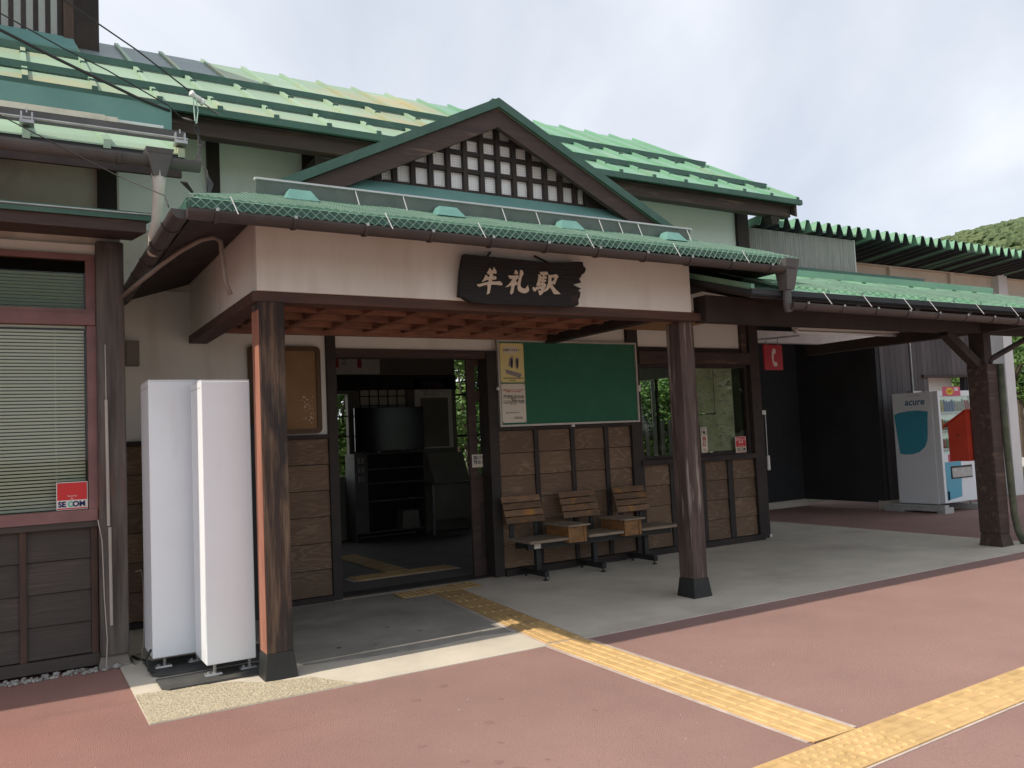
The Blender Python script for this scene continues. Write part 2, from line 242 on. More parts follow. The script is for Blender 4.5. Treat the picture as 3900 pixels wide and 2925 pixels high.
def pegboard():
    mt = bpy.data.materials.new('perforated_panel'); mt.use_nodes = True
    t = mt.node_tree; N = t.nodes.new; K = t.links.new; b = t.nodes['Principled BSDF']; b.inputs['Roughness'].default_value = 0.8
    co = N('ShaderNodeTexCoord'); sx = N('ShaderNodeSeparateXYZ'); K(co.outputs['Object'], sx.inputs[0])
    d = []
    for i in (0, 2):
        mu = N('ShaderNodeMath'); mu.operation = 'MULTIPLY'; mu.inputs[1].default_value = 1/0.0205; K(sx.outputs[i], mu.inputs[0])
        fr = N('ShaderNodeMath'); fr.operation = 'FRACT'; K(mu.outputs[0], fr.inputs[0])
        su = N('ShaderNodeMath'); su.operation = 'SUBTRACT'; su.inputs[1].default_value = 0.5; K(fr.outputs[0], su.inputs[0])
        pw = N('ShaderNodeMath'); pw.operation = 'POWER'; pw.inputs[1].default_value = 2; K(su.outputs[0], pw.inputs[0]); d.append(pw)
    ad = N('ShaderNodeMath'); K(d[0].outputs[0], ad.inputs[0]); K(d[1].outputs[0], ad.inputs[1])
    lt = N('ShaderNodeMath'); lt.operation = 'LESS_THAN'; lt.inputs[1].default_value = 0.028; K(ad.outputs[0], lt.inputs[0])
    mx = N('ShaderNodeMix'); mx.data_type = 'RGBA'; mx.inputs[6].default_value = (0.88, 0.88, 0.86, 1); mx.inputs[7].default_value = (0.06, 0.06, 0.06, 1); K(lt.outputs[0], mx.inputs[0])
    K(mx.outputs[2], b.inputs['Base Color'])
    return mt
M['pegb'] = pegboard()

# ------------------------------------------------------------------ mesh helpers
class MB:
    def __init__(s): s.v = []; s.f = []
    def quad(s, a, b, c, d):
        n = len(s.v); s.v += [a, b, c, d]; s.f.append((n, n+1, n+2, n+3)); return s
    def box(s, x0, x1, y0, y1, z0, z1):
        n = len(s.v)
        s.v += [(x0, y0, z0), (x1, y0, z0), (x1, y1, z0), (x0, y1, z0), (x0, y0, z1), (x1, y0, z1), (x1, y1, z1), (x0, y1, z1)]
        s.f += [(n, n+3, n+2, n+1), (n+4, n+5, n+6, n+7), (n, n+1, n+5, n+4), (n+1, n+2, n+6, n+5), (n+2, n+3, n+7, n+6), (n+3, n, n+4, n+7)]
        return s
    def frus(s, x0, x1, y0, y1, z0, X0, X1, Y0, Y1, z1):
        n = len(s.v)
        s.v += [(x0, y0, z0), (x1, y0, z0), (x1, y1, z0), (x0, y1, z0), (X0, Y0, z1), (X1, Y0, z1), (X1, Y1, z1), (X0, Y1, z1)]
        s.f += [(n, n+3, n+2, n+1), (n+4, n+5, n+6, n+7), (n, n+1, n+5, n+4), (n+1, n+2, n+6, n+5), (n+2, n+3, n+7, n+6), (n+3, n, n+4, n+7)]
        return s
    def hexa(s, p):                      # 8 corners: bottom ring then top ring
        n = len(s.v); s.v += [tuple(q) for q in p]
        s.f += [(n, n+3, n+2, n+1), (n+4, n+5, n+6, n+7), (n, n+1, n+5, n+4), (n+1, n+2, n+6, n+5), (n+2, n+3, n+7, n+6), (n+3, n, n+4, n+7)]
        return s
    def bar(s, a, b, w, h, up=(0, 0, 1)):  # rectangular bar from a to b, w across, h along up
        a = Vector(a); b = Vector(b); d = (b-a).normalized(); u = Vector(up); sd_ = d.cross(u)
        if sd_.length < 1e-5: sd_ = d.cross(Vector((0, 1, 0)))
        sd_.normalize(); u = sd_.cross(d).normalized(); W = sd_*w/2; H = u*h/2
        return s.hexa([a-W-H, a+W-H, b+W-H, b-W-H, a-W+H, a+W+H, b+W+H, b-W+H])
    def slab(s, p, t):                    # polygon p (list of points) thickened by vector t
        n = len(s.v); k = len(p); t = Vector(t)
        s.v += [tuple(q) for q in p] + [tuple(Vector(q)+t) for q in p]
        s.f.append(tuple(range(n, n+k))); s.f.append(tuple(range(n+2*k-1, n+k-1, -1)))
        for i in range(k):
            j = (i+1) % k; s.f.append((n+j, n+i, n+k+i, n+k+j))
        return s
    def tube(s, pts, r, seg=8, caps=True):
        pts = [Vector(p) for p in pts]; n0 = len(s.v); k = len(pts); prev = None
        for i, p in enumerate(pts):
            d = (pts[min(i+1, k-1)] - pts[max(i-1, 0)]).normalized()
            u = Vector((0, 0, 1)) if abs(d.z) < 0.95 else Vector((0, 1, 0))
            if prev is not None and (prev - d*prev.dot(d)).length > 1e-4: u = prev
            a = (u - d*u.dot(d)).normalized(); prev = a; b = d.cross(a)
            rr = r[i] if isinstance(r, (list, tuple)) else r
            for j in range(seg):
                t = 2*math.pi*j/seg; s.v.append(tuple(p + (a*math.cos(t) + b*math.sin(t))*rr))
        for i in range(k-1):
            for j in range(seg):
                j2 = (j+1) % seg; s.f.append((n0+i*seg+j, n0+i*seg+j2, n0+(i+1)*seg+j2, n0+(i+1)*seg+j))
        if caps:
            s.f.append(tuple(n0+j for j in range(seg))[::-1]); s.f.append(tuple(n0+(k-1)*seg+j for j in range(seg)))
        return s
    def ico(s, c, r, sub=1, jit=0.0):
        bm = bmesh.new(); bmesh.ops.create_icosphere(bm, subdivisions=sub, radius=1.0)
        n = len(s.v)
        for v in bm.verts:
            k = 1 + random.uniform(-jit, jit)
            s.v.append((c[0]+v.co.x*r[0]*k, c[1]+v.co.y*r[1]*k, c[2]+v.co.z*r[2]*k))
        for f in bm.faces: s.f.append(tuple(n+v.index for v in f.verts))
        bm.free(); return s
    def poly_xz(s, polys, y0, y1):        # filled polygon(s with holes) in the XZ plane, from y0 (front) to y1
        tri = tessellate_polygon([[Vector((x, z, 0)) for x, z in p] for p in polys])
        flat = [q for p in polys for q in p]; n = len(s.v); k = len(flat)
        s.v += [(x, y0, z) for x, z in flat] + [(x, y1, z) for x, z in flat]
        for t in tri:
            a, b, c = [flat[i] for i in t]
            ar = (b[0]-a[0])*(c[1]-a[1]) - (c[0]-a[0])*(b[1]-a[1])
            t = t if ar > 0 else t[::-1]
            s.f.append((n+t[0], n+t[1], n+t[2])); s.f.append((n+k+t[2], n+k+t[1], n+k+t[0]))
        o = n
        for p in polys:
            for i in range(len(p)):
                j = (i+1) % len(p); s.f.append((o+i, o+k+i, o+k+j, o+j))
            o += len(p)
        return s

OFF = {}
def props(o, label=None, cat=None, group=None, kind=None):
    if label: o['label'] = label
    if cat: o['category'] = cat
    if group: o['group'] = group
    if kind: o['kind'] = kind
    return o
def E(name, label, cat, loc, group=None):
    o = bpy.data.objects.new(name, None); COL.objects.link(o); o.location = loc; o.empty_display_size = 0.2
    OFF[o.name] = Vector(loc); return props(o, label, cat, group)
def O(name, mb, mat, parent=None, label=None, cat=None, group=None, kind=None, smooth=False, bevel=0.0):
    me = bpy.data.meshes.new(name)
    vs = mb.v; org = Vector((0, 0, 0))
    if parent is None and kind != 'structure':
        xs = [v[0] for v in vs]; ys = [v[1] for v in vs]; zs = [v[2] for v in vs]
        org = Vector(((min(xs)+max(xs))/2, (min(ys)+max(ys))/2, min(zs))); vs = [(v[0]-org.x, v[1]-org.y, v[2]-org.z) for v in vs]
    me.from_pydata([tuple(v) for v in vs], [], mb.f); me.update()
    bm = bmesh.new(); bm.from_mesh(me); bmesh.ops.recalc_face_normals(bm, faces=bm.faces[:]); bm.to_mesh(me); bm.free()
    if smooth:
        for p in me.polygons: p.use_smooth = True
    o = bpy.data.objects.new(name, me); COL.objects.link(o); me.materials.append(mat)
    if parent is not None:
        o.parent = parent; o.location = -OFF[parent.name]; OFF[o.name] = Vector((0, 0, 0))
    else:
        o.location = org; OFF[o.name] = org
    if bevel:
        bv = o.modifiers.new('bevel', 'BEVEL'); bv.width = bevel; bv.segments = 2; bv.limit_method = 'ANGLE'
    return props(o, label, cat, group, kind)
def box(name, b, mat, parent=None, **k): return O(name, MB().box(*b), mat, parent, **k)
def text(name, body, mat, parent, size, org, align='CENTER', depth=0.001, normal='-Y', bold=0.0, shear=0.0, sx=1.0, rot=0.0):
    cu = bpy.data.curves.new(name, 'FONT'); cu.body = body; cu.size = size; cu.align_x = align; cu.extrude = depth/2; cu.offset = bold; cu.shear = shear; cu.resolution_u = 3
    to = bpy.data.objects.new(name, cu); COL.objects.link(to)
    me = bpy.data.meshes.new_from_object(to.evaluated_get(bpy.context.evaluated_depsgraph_get()))
    bpy.data.objects.remove(to); bpy.data.curves.remove(cu)
    X = Vector((1, 0, 0)) if normal == '-Y' else Vector((0, -1, 0))
    D = Vector((0, 1, 0)) if normal == '-Y' else Vector((1, 0, 0))
    o0 = Vector(org); cr, sr = math.cos(rot), math.sin(rot)
    for v in me.vertices:
        a, b = v.co.x*sx, v.co.y; a, b = a*cr-b*sr, a*sr+b*cr
        v.co = o0 + X*a + Vector((0, 0, b)) - D*v.co.z
    me.materials.clear(); me.materials.append(mat); me.name = name
    o = bpy.data.objects.new(name, me); COL.objects.link(o)
    o.parent = parent; o.location = -OFF[parent.name]; OFF[o.name] = Vector((0, 0, 0))
    return o

# ================================================================== SETTING
box('ground', (-700, 900, -500, 900, -0.30, -0.03), M['grass'], kind='structure')
box('forecourt', (-30, 34, -2.5, 11.0, -0.20, 0.0), M['asphalt'], kind='structure')
box('unseen_road', (-60, 70, -24, -2.504, -0.20, -0.004), pm('old_grey_asphalt', (0.34, 0.335, 0.32), (0.28, 0.275, 0.265), rough=0.9, scale=1.5, bump=0.3, bscale=200), kind='structure')  # unseen grey surface added to cut pink bounce light from the red asphalt
box('porch_floor', (0.633, 10.2, 5.135, 10.6, -0.10, 0.006), M['concrete'], kind='structure')
ag = MB(); ag.slab([(0.637, 5.139, 0.0061), (1.85, 5.139, 0.0061), (1.74, 5.3, 0.0061), (1.66, 5.46, 0.0061), (1.36, 5.55, 0.0061), (1.2, 5.70, 0.0061), (0.95, 5.77, 0.0061), (0.637, 5.80, 0.0061)], (0, 0, 0.003))
O('aggregate_strip', ag, M['aggregate'], kind='structure')
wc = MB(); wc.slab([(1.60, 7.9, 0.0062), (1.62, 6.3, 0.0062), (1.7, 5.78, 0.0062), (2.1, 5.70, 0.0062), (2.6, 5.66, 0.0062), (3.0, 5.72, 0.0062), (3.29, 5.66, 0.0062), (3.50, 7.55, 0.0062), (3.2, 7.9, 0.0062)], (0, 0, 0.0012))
O('dark_slab', wc, pm('dark_concrete', (0.34, 0.325, 0.29), (0.24, 0.23, 0.205), rough=0.85, scale=1.8, detail=8, bump=0.2, bscale=150, c3=(0.46, 0.43, 0.38), s3=1.3, lo3=0.55, hi3=0.8), kind='structure')  # darker concrete sheet left of the guide path
box('waiting_room_floor', (1.4, 8.5, 8.12, 12.7, 0.0, 0.012), M['ifloor'], kind='structure')
box('threshold', (2.66, 4.55, 8.0, 8.25, 0.0, 0.020), M['batten'], kind='structure')
box('track_bed', (-30, 34, 13.6, 19.5, -0.2, -0.02), M['gravel'], kind='structure')
# pebbles along the foot of the left wing
gm = MB()
for i in range(420):
    x = random.uniform(-1.6, 0.70); y = random.uniform(6.60, 6.74) + (0.0 if x < 0.5 else random.uniform(-0.02, 0.06)); r = random.uniform(0.008, 0.02)
    if x > 0.55 and random.random() < 0.3: r *= 1.6
    gm.ico((x, y, r*0.55), (r, r*random.uniform(0.7, 1), r*0.7), 1, 0.12)
O('gravel_strip', gm, M['gravel'], kind='stuff', label='pale grey pebbles along the foot of the dark boarded wall', cat='gravel')
# small stains, grit and leaf bits on the asphalt
gr = MB()
for i in range(160):
    x = random.uniform(-1.5, 9.5); y = random.uniform(1.2, 5.0); r = random.uniform(0.002, 0.0048)
    gr.ico((x, y, r*0.3), (r, r, r*0.4), 1, 0.2)
O('grit', gr, M['gravel'], kind='stuff', label='scattered pale grit on the red asphalt', cat='grit')
dk = MB()
for (x, y) in [(2.3, 6.0), (2.05, 6.1), (2.75, 6.2), (2.9, 6.9), (2.6, 6.5)]:
    n = 7; rr = random.uniform(0.010, 0.02)
    dk.slab([(x+math.cos(2*math.pi*i/n)*rr*random.uniform(.6, 1.4), y+math.sin(2*math.pi*i/n)*rr*random.uniform(.5, 1.2), 0.0065) for i in range(n)], (0, 0, 0.002))
O('dark_spots', dk, M['blackm'], kind='stuff', label='small dark gum spots on the grey porch concrete', cat='spots')
st = MB()
for (x, y, a, b) in [(1.95, 3.35, .10, .05), (1.88, 3.13, .09, .05), (2.02, 3.1, .07, .05), (1.8, 3.6, .05, .02), (1.92, 3.5, .05, .025), (2.15, 4.0, .06, .03), (1.72, 3.9, .05, .025), (2.0, 4.6, .07, .03), (2.25, 4.75, .08, .03), (2.4, 4.3, .04, .02), (2.05, 3.7, .03, .02), (2.1, 3.25, .03, .02), (2.12, 3.38, .025, .016), (2.7, 3.8, .03, .02)]:
    n = 12; ph = random.random()*6
    st.slab([(x+math.cos(2*math.pi*i/n)*a*random.uniform(.75, 1.15)*.5, y+math.sin(2*math.pi*i/n)*b*random.uniform(.7, 1.2), 0.0005) for i in range(n)], (0, 0, 0.0012))
O('damp_stains', st, pm('damp_asphalt', (0.25, 0.15, 0.13), (0.28, 0.165, 0.145), rough=0.8, scale=30, bump=0.4, bscale=230), kind='stuff', label='dark damp stains on the red asphalt in front', cat='stains')

# tactile paving -----------------------------------------------------
def tile_mesh(name, kind, mat):
    b = MB(); b.box(-0.1485, 0.1485, -0.1485, 0.1485, 0.0, 0.006)
    if kind == 'bar':
        for i in range(4):
            x = -0.1125 + i*0.075
            b.frus(x-0.0165, x+0.0165, -0.138, 0.138, 0.006, x-0.010, x+0.010, -0.132, 0.132, 0.0125)
    else:
        for i in range(5):
            for j in range(5):
                x = -0.116 + i*0.058; y = -0.116 + j*0.058
                b.frus(x-0.015, x+0.015, y-0.015, y+0.015, 0.006, x-0.009, x+0.009, y-0.009, y+0.009, 0.0125)
    me = bpy.data.meshes.new(name); me.from_pydata(b.v, [], b.f); me.update(); me.materials.append(mat); return me
TB, TD = tile_mesh('tile_bar', 'bar', M['tact']), tile_mesh('tile_dot', 'dot', M['tact'])
TBi, TDi = tile_mesh('tile_bar_ochre', 'bar', M['tact_in']), tile_mesh('tile_dot_ochre', 'dot', M['tact_in'])  # same tiles in a darker, blotchier ochre
def tile(parent, me, x, y, z, rz):
    o = bpy.data.objects.new('tile', me); COL.objects.link(o); o.parent = parent
    o.location = Vector((x, y, z)) - OFF[parent.name]; o.rotation_euler = (0, 0, rz); return o
def path_bed(name, p, mat, z):
    return O(name, MB().slab([(a, b, z) for a, b in p], (0, 0, 0.003)), mat, kind='structure')
# outer guiding path from the concrete edge to the crossing strip
po = path_bed('guide_path', [(3.20, 2.80), (3.56, 2.80), (3.615, 5.16), (3.245, 5.16)], M['sealant'], 0.0008)
n = 8
for i in range(n):
    t = (i+0.5)/n; y = 5.145 - t*2.37
    tile(po, TB, 3.425 - t*0.055, y, 0.004, R(-1.4))
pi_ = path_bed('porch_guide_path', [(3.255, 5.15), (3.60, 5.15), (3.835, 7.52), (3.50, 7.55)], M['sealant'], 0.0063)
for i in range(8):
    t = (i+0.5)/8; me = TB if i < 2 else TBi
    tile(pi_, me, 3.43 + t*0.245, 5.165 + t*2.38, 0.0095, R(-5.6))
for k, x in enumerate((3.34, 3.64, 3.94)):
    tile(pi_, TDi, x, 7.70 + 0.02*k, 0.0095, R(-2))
pc = path_bed('crossing_guide_path', [(-2.0, 2.217), (13.0, 2.871), (13.0, 3.192), (-2.0, 2.538)], M['sealant'], 0.0004)
for i in range(-17, 33):
    x = 3.40 + i*0.302; y = 2.615 + (x-3.40)*0.0436
    tile(pc, TD if i in (0, -1) else TB, x, y, 0.0036, R(2.5+90) if i not in (0, -1) else R(2.5))
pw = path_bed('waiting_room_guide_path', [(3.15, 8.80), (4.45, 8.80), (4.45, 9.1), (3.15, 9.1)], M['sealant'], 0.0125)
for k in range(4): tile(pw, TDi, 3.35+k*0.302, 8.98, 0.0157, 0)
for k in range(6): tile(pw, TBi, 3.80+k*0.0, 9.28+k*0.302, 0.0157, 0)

# ================================================================== MAIN STATION BUILDING
SB = E('station_building', 'white plastered station house with long green metal roof and dark timber posts', 'building', (3.5, 8.0, 0))
RZ = lambda y: 4.40 + 0.58*(y-7.2)
def slope_box(b, x0, x1, y0, y1, t0, t1, zf=RZ):
    return b.hexa([(x0, y0, zf(y0)+t0), (x1, y0, zf(y0)+t0), (x1, y1, zf(y1)+t0), (x0, y1, zf(y1)+t0), (x0, y0, zf(y0)+t1), (x1, y0, zf(y0)+t1), (x1, y1, zf(y1)+t1), (x0, y1, zf(y1)+t1)])
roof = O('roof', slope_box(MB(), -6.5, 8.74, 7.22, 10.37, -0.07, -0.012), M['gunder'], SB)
seam0 = 2.0 - 0.478*17
xs = [seam0 + 0.478*k for k in range(32)]
for k, x in enumerate(xs):
    x1 = min(x+0.478, 8.75)
    if x > 8.7: continue
    O('roof_panel', slope_box(MB(), x+0.003, x1-0.003, 7.20, 10.37, -0.011, 0.0), M['groof'] if x < 4.6 else M['gclean'], roof)
for x in xs:
    sm = MB(); slope_box(sm, x-0.020, x+0.020, 7.185, 10.37, 0.001, 0.036); O('seam_end', MB().box(x-0.022, x+0.022, 7.168, 7.184, RZ(7.18)-0.012, RZ(7.18)+0.030), M['gtrim'], roof)
    O('seam', sm, M['groof'] if x < 4.6 else M['gclean'], roof)
O('roof_patch', slope_box(MB(), 0.60, 1.98, 8.80, 10.37, 0.0005, 0.003), pm('grey_green_patch', (0.20, 0.25, 0.25), (0.16, 0.21, 0.21), rough=0.5, scale=3), roof)
RB = lambda y: RZ(10.37) - 0.58*(y-10.37)
O('back_roof', slope_box(MB(), -6.5, 8.74, 10.371, 13.55, -0.07, 0.0, RB), M['gclean'], SB)
for (yb, h) in ((8.69, 0.066), (7.60, 0.062)):
    z = RZ(yb)+0.012
    g = O('snow_guard', MB().box(-6.5, 8.60, yb-0.008, yb+0.004, z, z+h).box(-6.5, 8.63, yb+0.0045, yb+0.06, z+h-0.010, z+h), M['gtrim'], roof)
for yb in (8.69, 7.60):
    z = RZ(yb)
    for k, x in enumerate(xs):
        if k % 4 == (0 if yb > 8 else 2) and x < 8.6:
            br = MB(); br.box(x-0.03, x-0.024, yb-0.02, yb+0.09, z+0.005, z+0.075).box(x+0.024, x+0.03, yb-0.02, yb+0.09, z+0.005, z+0.075)
            O('guard_bracket', br, M['gtrim'], roof)
for k, x in enumerate(xs):                                     # little hooks on the ribs
    for yb in (8.35, 7.42):
        if x < 8.6: O('rib_clip', MB().box(x-0.028, x+0.028, yb-0.006, yb+0.006, RZ(yb)+0.03, RZ(yb)+0.05), M['gtrim'], roof)
box('eave_trim', (-6.5, 8.77, 7.17, 7.215, 4.325, 4.388), M['gtrim'], SB)
box('eave_beam', (1.14, 8.68, 7.30, 7.43, 4.185, 4.345), M['bwood'], SB, bevel=0.006)
O('soffit', MB().hexa([(-6.4, 7.25, 4.31), (8.65, 7.25, 4.31), (8.65, 8.0, 4.70), (-6.4, 8.0, 4.70), (-6.4, 7.25, 4.33), (8.65, 7.25, 4.33), (8.65, 8.0, 4.74), (-6.4, 8.0, 4.74)]), M['dwood'], SB)
bb = MB(); slope_box(bb, 8.69, 8.735, 7.24, 10.36, -0.24, -0.071); slope_box(bb, 8.69, 8.735, 10.36, 13.5, -0.24, -0.071, RB)
O('bargeboard', bb, M['bwood'], SB)
# walls
box('wall', (-6.4, 2.64, 8.0, 8.12, 3.50, 4.75), M['plaster'], SB)
box('wall', (-6.4, 2.64, 8.004, 8.12, 0.0, 3.498), M['dirty'], SB)
box('wall', (2.64, 6.50, 8.0, 8.12, 2.46, 4.75), M['plaster'], SB)
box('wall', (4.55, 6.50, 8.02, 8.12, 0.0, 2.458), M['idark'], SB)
box('wall', (6.50, 8.58, 8.0, 8.12, 2.78, 4.75), M['plaster'], SB)
O('gable_wall', MB().slab([(8.60, 8.0, 2.3), (8.60, 12.75, 2.3), (8.60, 12.75, RB(12.75)-0.08), (8.60, 10.37, RZ(10.37)-0.09), (8.60, 8.0, RZ(8.0)-0.08)], (-0.1, 0, 0)), M['plaster'], SB)
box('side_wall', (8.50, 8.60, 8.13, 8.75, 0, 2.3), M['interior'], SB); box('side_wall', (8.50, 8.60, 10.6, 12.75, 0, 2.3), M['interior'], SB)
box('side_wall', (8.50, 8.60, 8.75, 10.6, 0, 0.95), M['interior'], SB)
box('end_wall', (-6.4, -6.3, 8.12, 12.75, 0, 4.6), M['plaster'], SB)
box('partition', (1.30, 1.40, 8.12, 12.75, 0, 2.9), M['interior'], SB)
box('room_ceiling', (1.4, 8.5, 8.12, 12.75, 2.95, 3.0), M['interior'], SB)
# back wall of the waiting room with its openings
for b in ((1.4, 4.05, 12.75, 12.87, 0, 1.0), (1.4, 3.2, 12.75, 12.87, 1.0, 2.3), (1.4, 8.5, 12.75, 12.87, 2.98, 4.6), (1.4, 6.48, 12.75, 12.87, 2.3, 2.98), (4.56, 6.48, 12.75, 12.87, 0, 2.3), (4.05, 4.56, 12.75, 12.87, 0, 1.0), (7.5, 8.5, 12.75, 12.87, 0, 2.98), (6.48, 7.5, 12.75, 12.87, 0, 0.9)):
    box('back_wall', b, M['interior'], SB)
box('dark_lintel', (4.40, 6.47, 12.70, 12.748, 2.36, 2.60), M['idark'], SB)
for z in (1.3, 1.62, 1.94): box('window_bar', (3.2, 4.56, 12.77, 12.79, z, z+0.02), M['idark'], SB)
for z in (1.55, 2.25): box('window_bar', (6.48, 7.5, 12.77, 12.80, z, z+0.035), M['idark'], SB)
for x in (6.72, 7.1): box('window_bar', (x, x+0.035, 12.77, 12.80, 0.9, 2.98), M['whitem'], SB)
for y in (9.3, 9.95): box('window_bar', (8.535, 8.565, y, y+0.04, 0.95, 2.3), M['batten'], SB)
sh = box('shoji_window', (4.74, 5.55, 12.72, 12.748, 1.35, 2.42), M['ishoji'], SB)
for i in range(6): box('shoji_bar', (4.74+i*0.16, 4.755+i*0.16, 12.705, 12.719, 1.35, 2.42), M['idark'], sh)
for i in range(8): box('shoji_bar', (4.74, 5.56, 12.698, 12.704, 1.35+i*0.15, 1.365+i*0.15), M['idark'], sh)
# timber on the facade
for (x0, x1) in ((1.56, 1.67), (2.465, 2.585), (-0.75, -0.62), (-2.2, -2.07)):
    box('post', (x0, x1, 7.955, 8.05, 2.9, 4.6), M['dwood'], SB)
    if x0 > 2: O('bracket', MB().frus(x0-0.03, x1+0.03, 7.47, 7.954, 4.08, x0-0.05, x1+0.05, 7.44, 7.954, 4.18), M['dwood'], SB)
box('post', (8.395, 8.60, 7.95, 8.06, 2.6, 4.6), M['dwood'], SB)
O('bracket', MB().frus(8.36, 8.47, 7.33, 7.44, 4.08, 8.33, 8.50, 7.31, 7.46, 4.18), M['dwood'], SB)
box('post', (2.64, 2.735, 7.95, 8.16, 0.0, 2.62), M['batten'], SB, bevel=0.004)
box('post', (4.43, 4.55, 7.94, 8.16, 0.0, 2.455), M['batten'], SB, bevel=0.004)
box('lintel', (2.736, 4.43, 7.96, 8.14, 2.37, 2.457), M['bwood'], SB)
box('cream_panel', (2.736, 4.53, 7.985, 7.999, 2.462, 2.95), M['cream'], SB)
box('cream_panel', (4.535, 6.38, 7.982, 7.999, 2.462, 2.95), M['cream'], SB)
box('cream_panel', (0.75, 2.638, 7.988, 8.0035, 1.60, 2.95), M['cream'], SB)
box('post', (6.385, 6.545, 7.93, 8.10, 0.0, 3.0), M['batten'], SB, bevel=0.004)
box('post', (7.36, 7.465, 7.93, 8.10, 1.12, 3.0), M['batten'], SB, bevel=0.004)
box('post', (8.30, 8.395, 7.93, 8.06, 2.34, 3.0), M['bwood'], SB, bevel=0.004)
box('post', (8.44, 8.615, 7.925, 8.13, 0.02, 2.95), M['dwood'], SB, bevel=0.006)
box('transom_panel', (6.546, 7.359, 7.975, 7.999, 2.54, 2.95), M['cream'], SB)
box('transom_panel', (7.466, 8.299, 7.975, 7.999, 2.54, 2.95), M['cream'], SB)
box('rail', (6.546, 8.44, 7.955, 8.08, 2.482, 2.539), M['dwood'], SB)
box('rail', (6.546, 8.44, 7.915, 8.08, 2.325, 2.480), M['bwood'], SB)
box('sill', (6.50, 8.47, 7.90, 8.10, 1.085, 1.150), M['dwood'], SB, bevel=0.004)
# the two front windows
for i, (x0, x1) in enumerate(((6.546, 7.359), (7.466, 8.435))):
    wn = O('window', MB().box(x0, x0+0.05, 7.99, 8.06, 1.151, 2.324).box(x1-0.05, x1, 7.99, 8.06, 1.151, 2.324).box(x0+0.05, x1-0.05, 7.99, 8.06, 1.151, 1.19).box(x0+0.05, x1-0.05, 7.99, 8.06, 2.285, 2.324), M['dwood'], SB)
    box('pane', (x0+0.05, x1-0.05, 8.02, 8.025, 1.19, 2.285), M['glass'], wn)
# boarded wainscot, every board a piece
def wainscot(name, bays, z0, z1, rows, y=7.985, bw=0.05, top=True):
    wa = O(name, MB().box(bays[0][0], bays[-1][1], 7.998, 8.0035 if bays[0][0] < 2.6 else 8.019, z0, z1), M['batten'], SB)
    hh = (z1-z0)/rows
    for (a, b) in bays:
        for k in range(rows):
            za = z0 + k*hh; j = random.uniform(-0.002, 0.002)
            O('board', MB().hexa([(a, y-0.016+j, za+0.004), (b, y-0.016+j, za+0.004), (b, 7.997, za+0.004), (a, 7.997, za+0.004), (a, y-0.004+j, za+hh-0.004), (b, y-0.004+j, za+hh-0.004), (b, 7.997, za+hh-0.004), (a, 7.997, za+hh-0.004)]), M['board'], wa)
    for (a, b), (c, d) in zip(bays, bays[1:]):
        box('batten', (b, c, y-0.034, 7.996, z0, z1), M['batten'], wa)
    return wa
wainscot('wainscot', [(4.551, 5.005), (5.062, 5.50), (5.555, 5.985), (6.043, 6.384)], 0.08, 1.575, 6)
wainscot('wainscot', [(6.546, 6.965), (7.045, 7.455), (7.55, 7.945), (8.035, 8.439)], 0.08, 1.084, 4)
wainscot('wainscot', [(0.80, 1.28), (1.34, 1.90), (1.96, 2.638)], 0.06, 1.572, 6)
box('skirting', (4.551, 8.50, 7.90, 7.996, 0.006, 0.079), M['dwood'], SB); box('skirting', (0.8, 2.64, 7.93, 7.996, 0.0065, 0.059), M['dwood'], SB)
box('dado_rail', (0.8, 2.638, 7.945, 7.995, 1.573, 1.612), M['dwood'], SB)
box('dado_rail', (4.551, 6.384, 7.94, 7.995, 1.576, 1.625), M['dwood'], SB)
# sliding door leaf
dl = O('door', MB().box(4.275, 4.375, 8.13, 8.165, 0.02, 2.37).box(4.53, 4.60, 8.13, 8.165, 0.02, 2.37), M['bwood'], SB)
O('door_rail', MB().box(4.375, 4.53, 8.133, 8.162, 1.92, 2.03).box(4.375, 4.53, 8.133, 8.162, 0.80, 1.10).box(4.375, 4.53, 8.133, 8.162, 2.30, 2.37).box(4.375, 4.53, 8.133, 8.162, 0.02, 0.2), M['bwood'], dl)
O('door_panel', MB().box(4.375, 4.53, 8.14, 8.155, 0.2, 0.80), M['dwood'], dl)
O('glazing_bar', MB().box(4.375, 4.53, 8.14, 8.155, 1.68, 1.695).box(4.375, 4.53, 8.14, 8.155, 1.46, 1.475), M['dwood'], dl)
O('pane', MB().box(4.375, 4.53, 8.146, 8.150, 1.10, 1.92).box(4.375, 4.53, 8.146, 8.150, 2.03, 2.30), M['glass'], dl)
# roof monitor (raised vent) on the left of the ridge
mo = O('roof_monitor', MB().box(-3.2, 0.50, 9.22, 10.3, 5.55, 7.2), M['plaster'], SB)
for i in range(16): box('monitor_slat', (0.44-i*0.105-0.045, 0.44-i*0.105, 9.15, 9.219, 5.60, 7.2), M['dwood'], mo)
box('monitor_post', (0.445, 0.535, 9.12, 9.25, 5.58, 7.2), M['lbatten'], mo)
box('monitor_side', (0.536, 0.80, 9.55, 9.62, 5.60, 7.2), M['dwood'], mo); box('monitor_eave', (-3.4, 0.9, 8.9, 10.4, 7.2, 7.27), M['gtrim'], mo)
O('monitor_flashing', MB().hexa([(-3.3, 8.98, RZ(8.98)+0.01), (0.56, 8.98, RZ(8.98)+0.01), (0.53, 9.22, 5.62), (-3.3, 9.22, 5.62), (-3.3, 8.97, RZ(8.98)+0.06), (0.56, 8.97, RZ(8.98)+0.06), (0.53, 9.14, 5.68), (-3.3, 9.14, 5.68)]), M['teal'], mo)

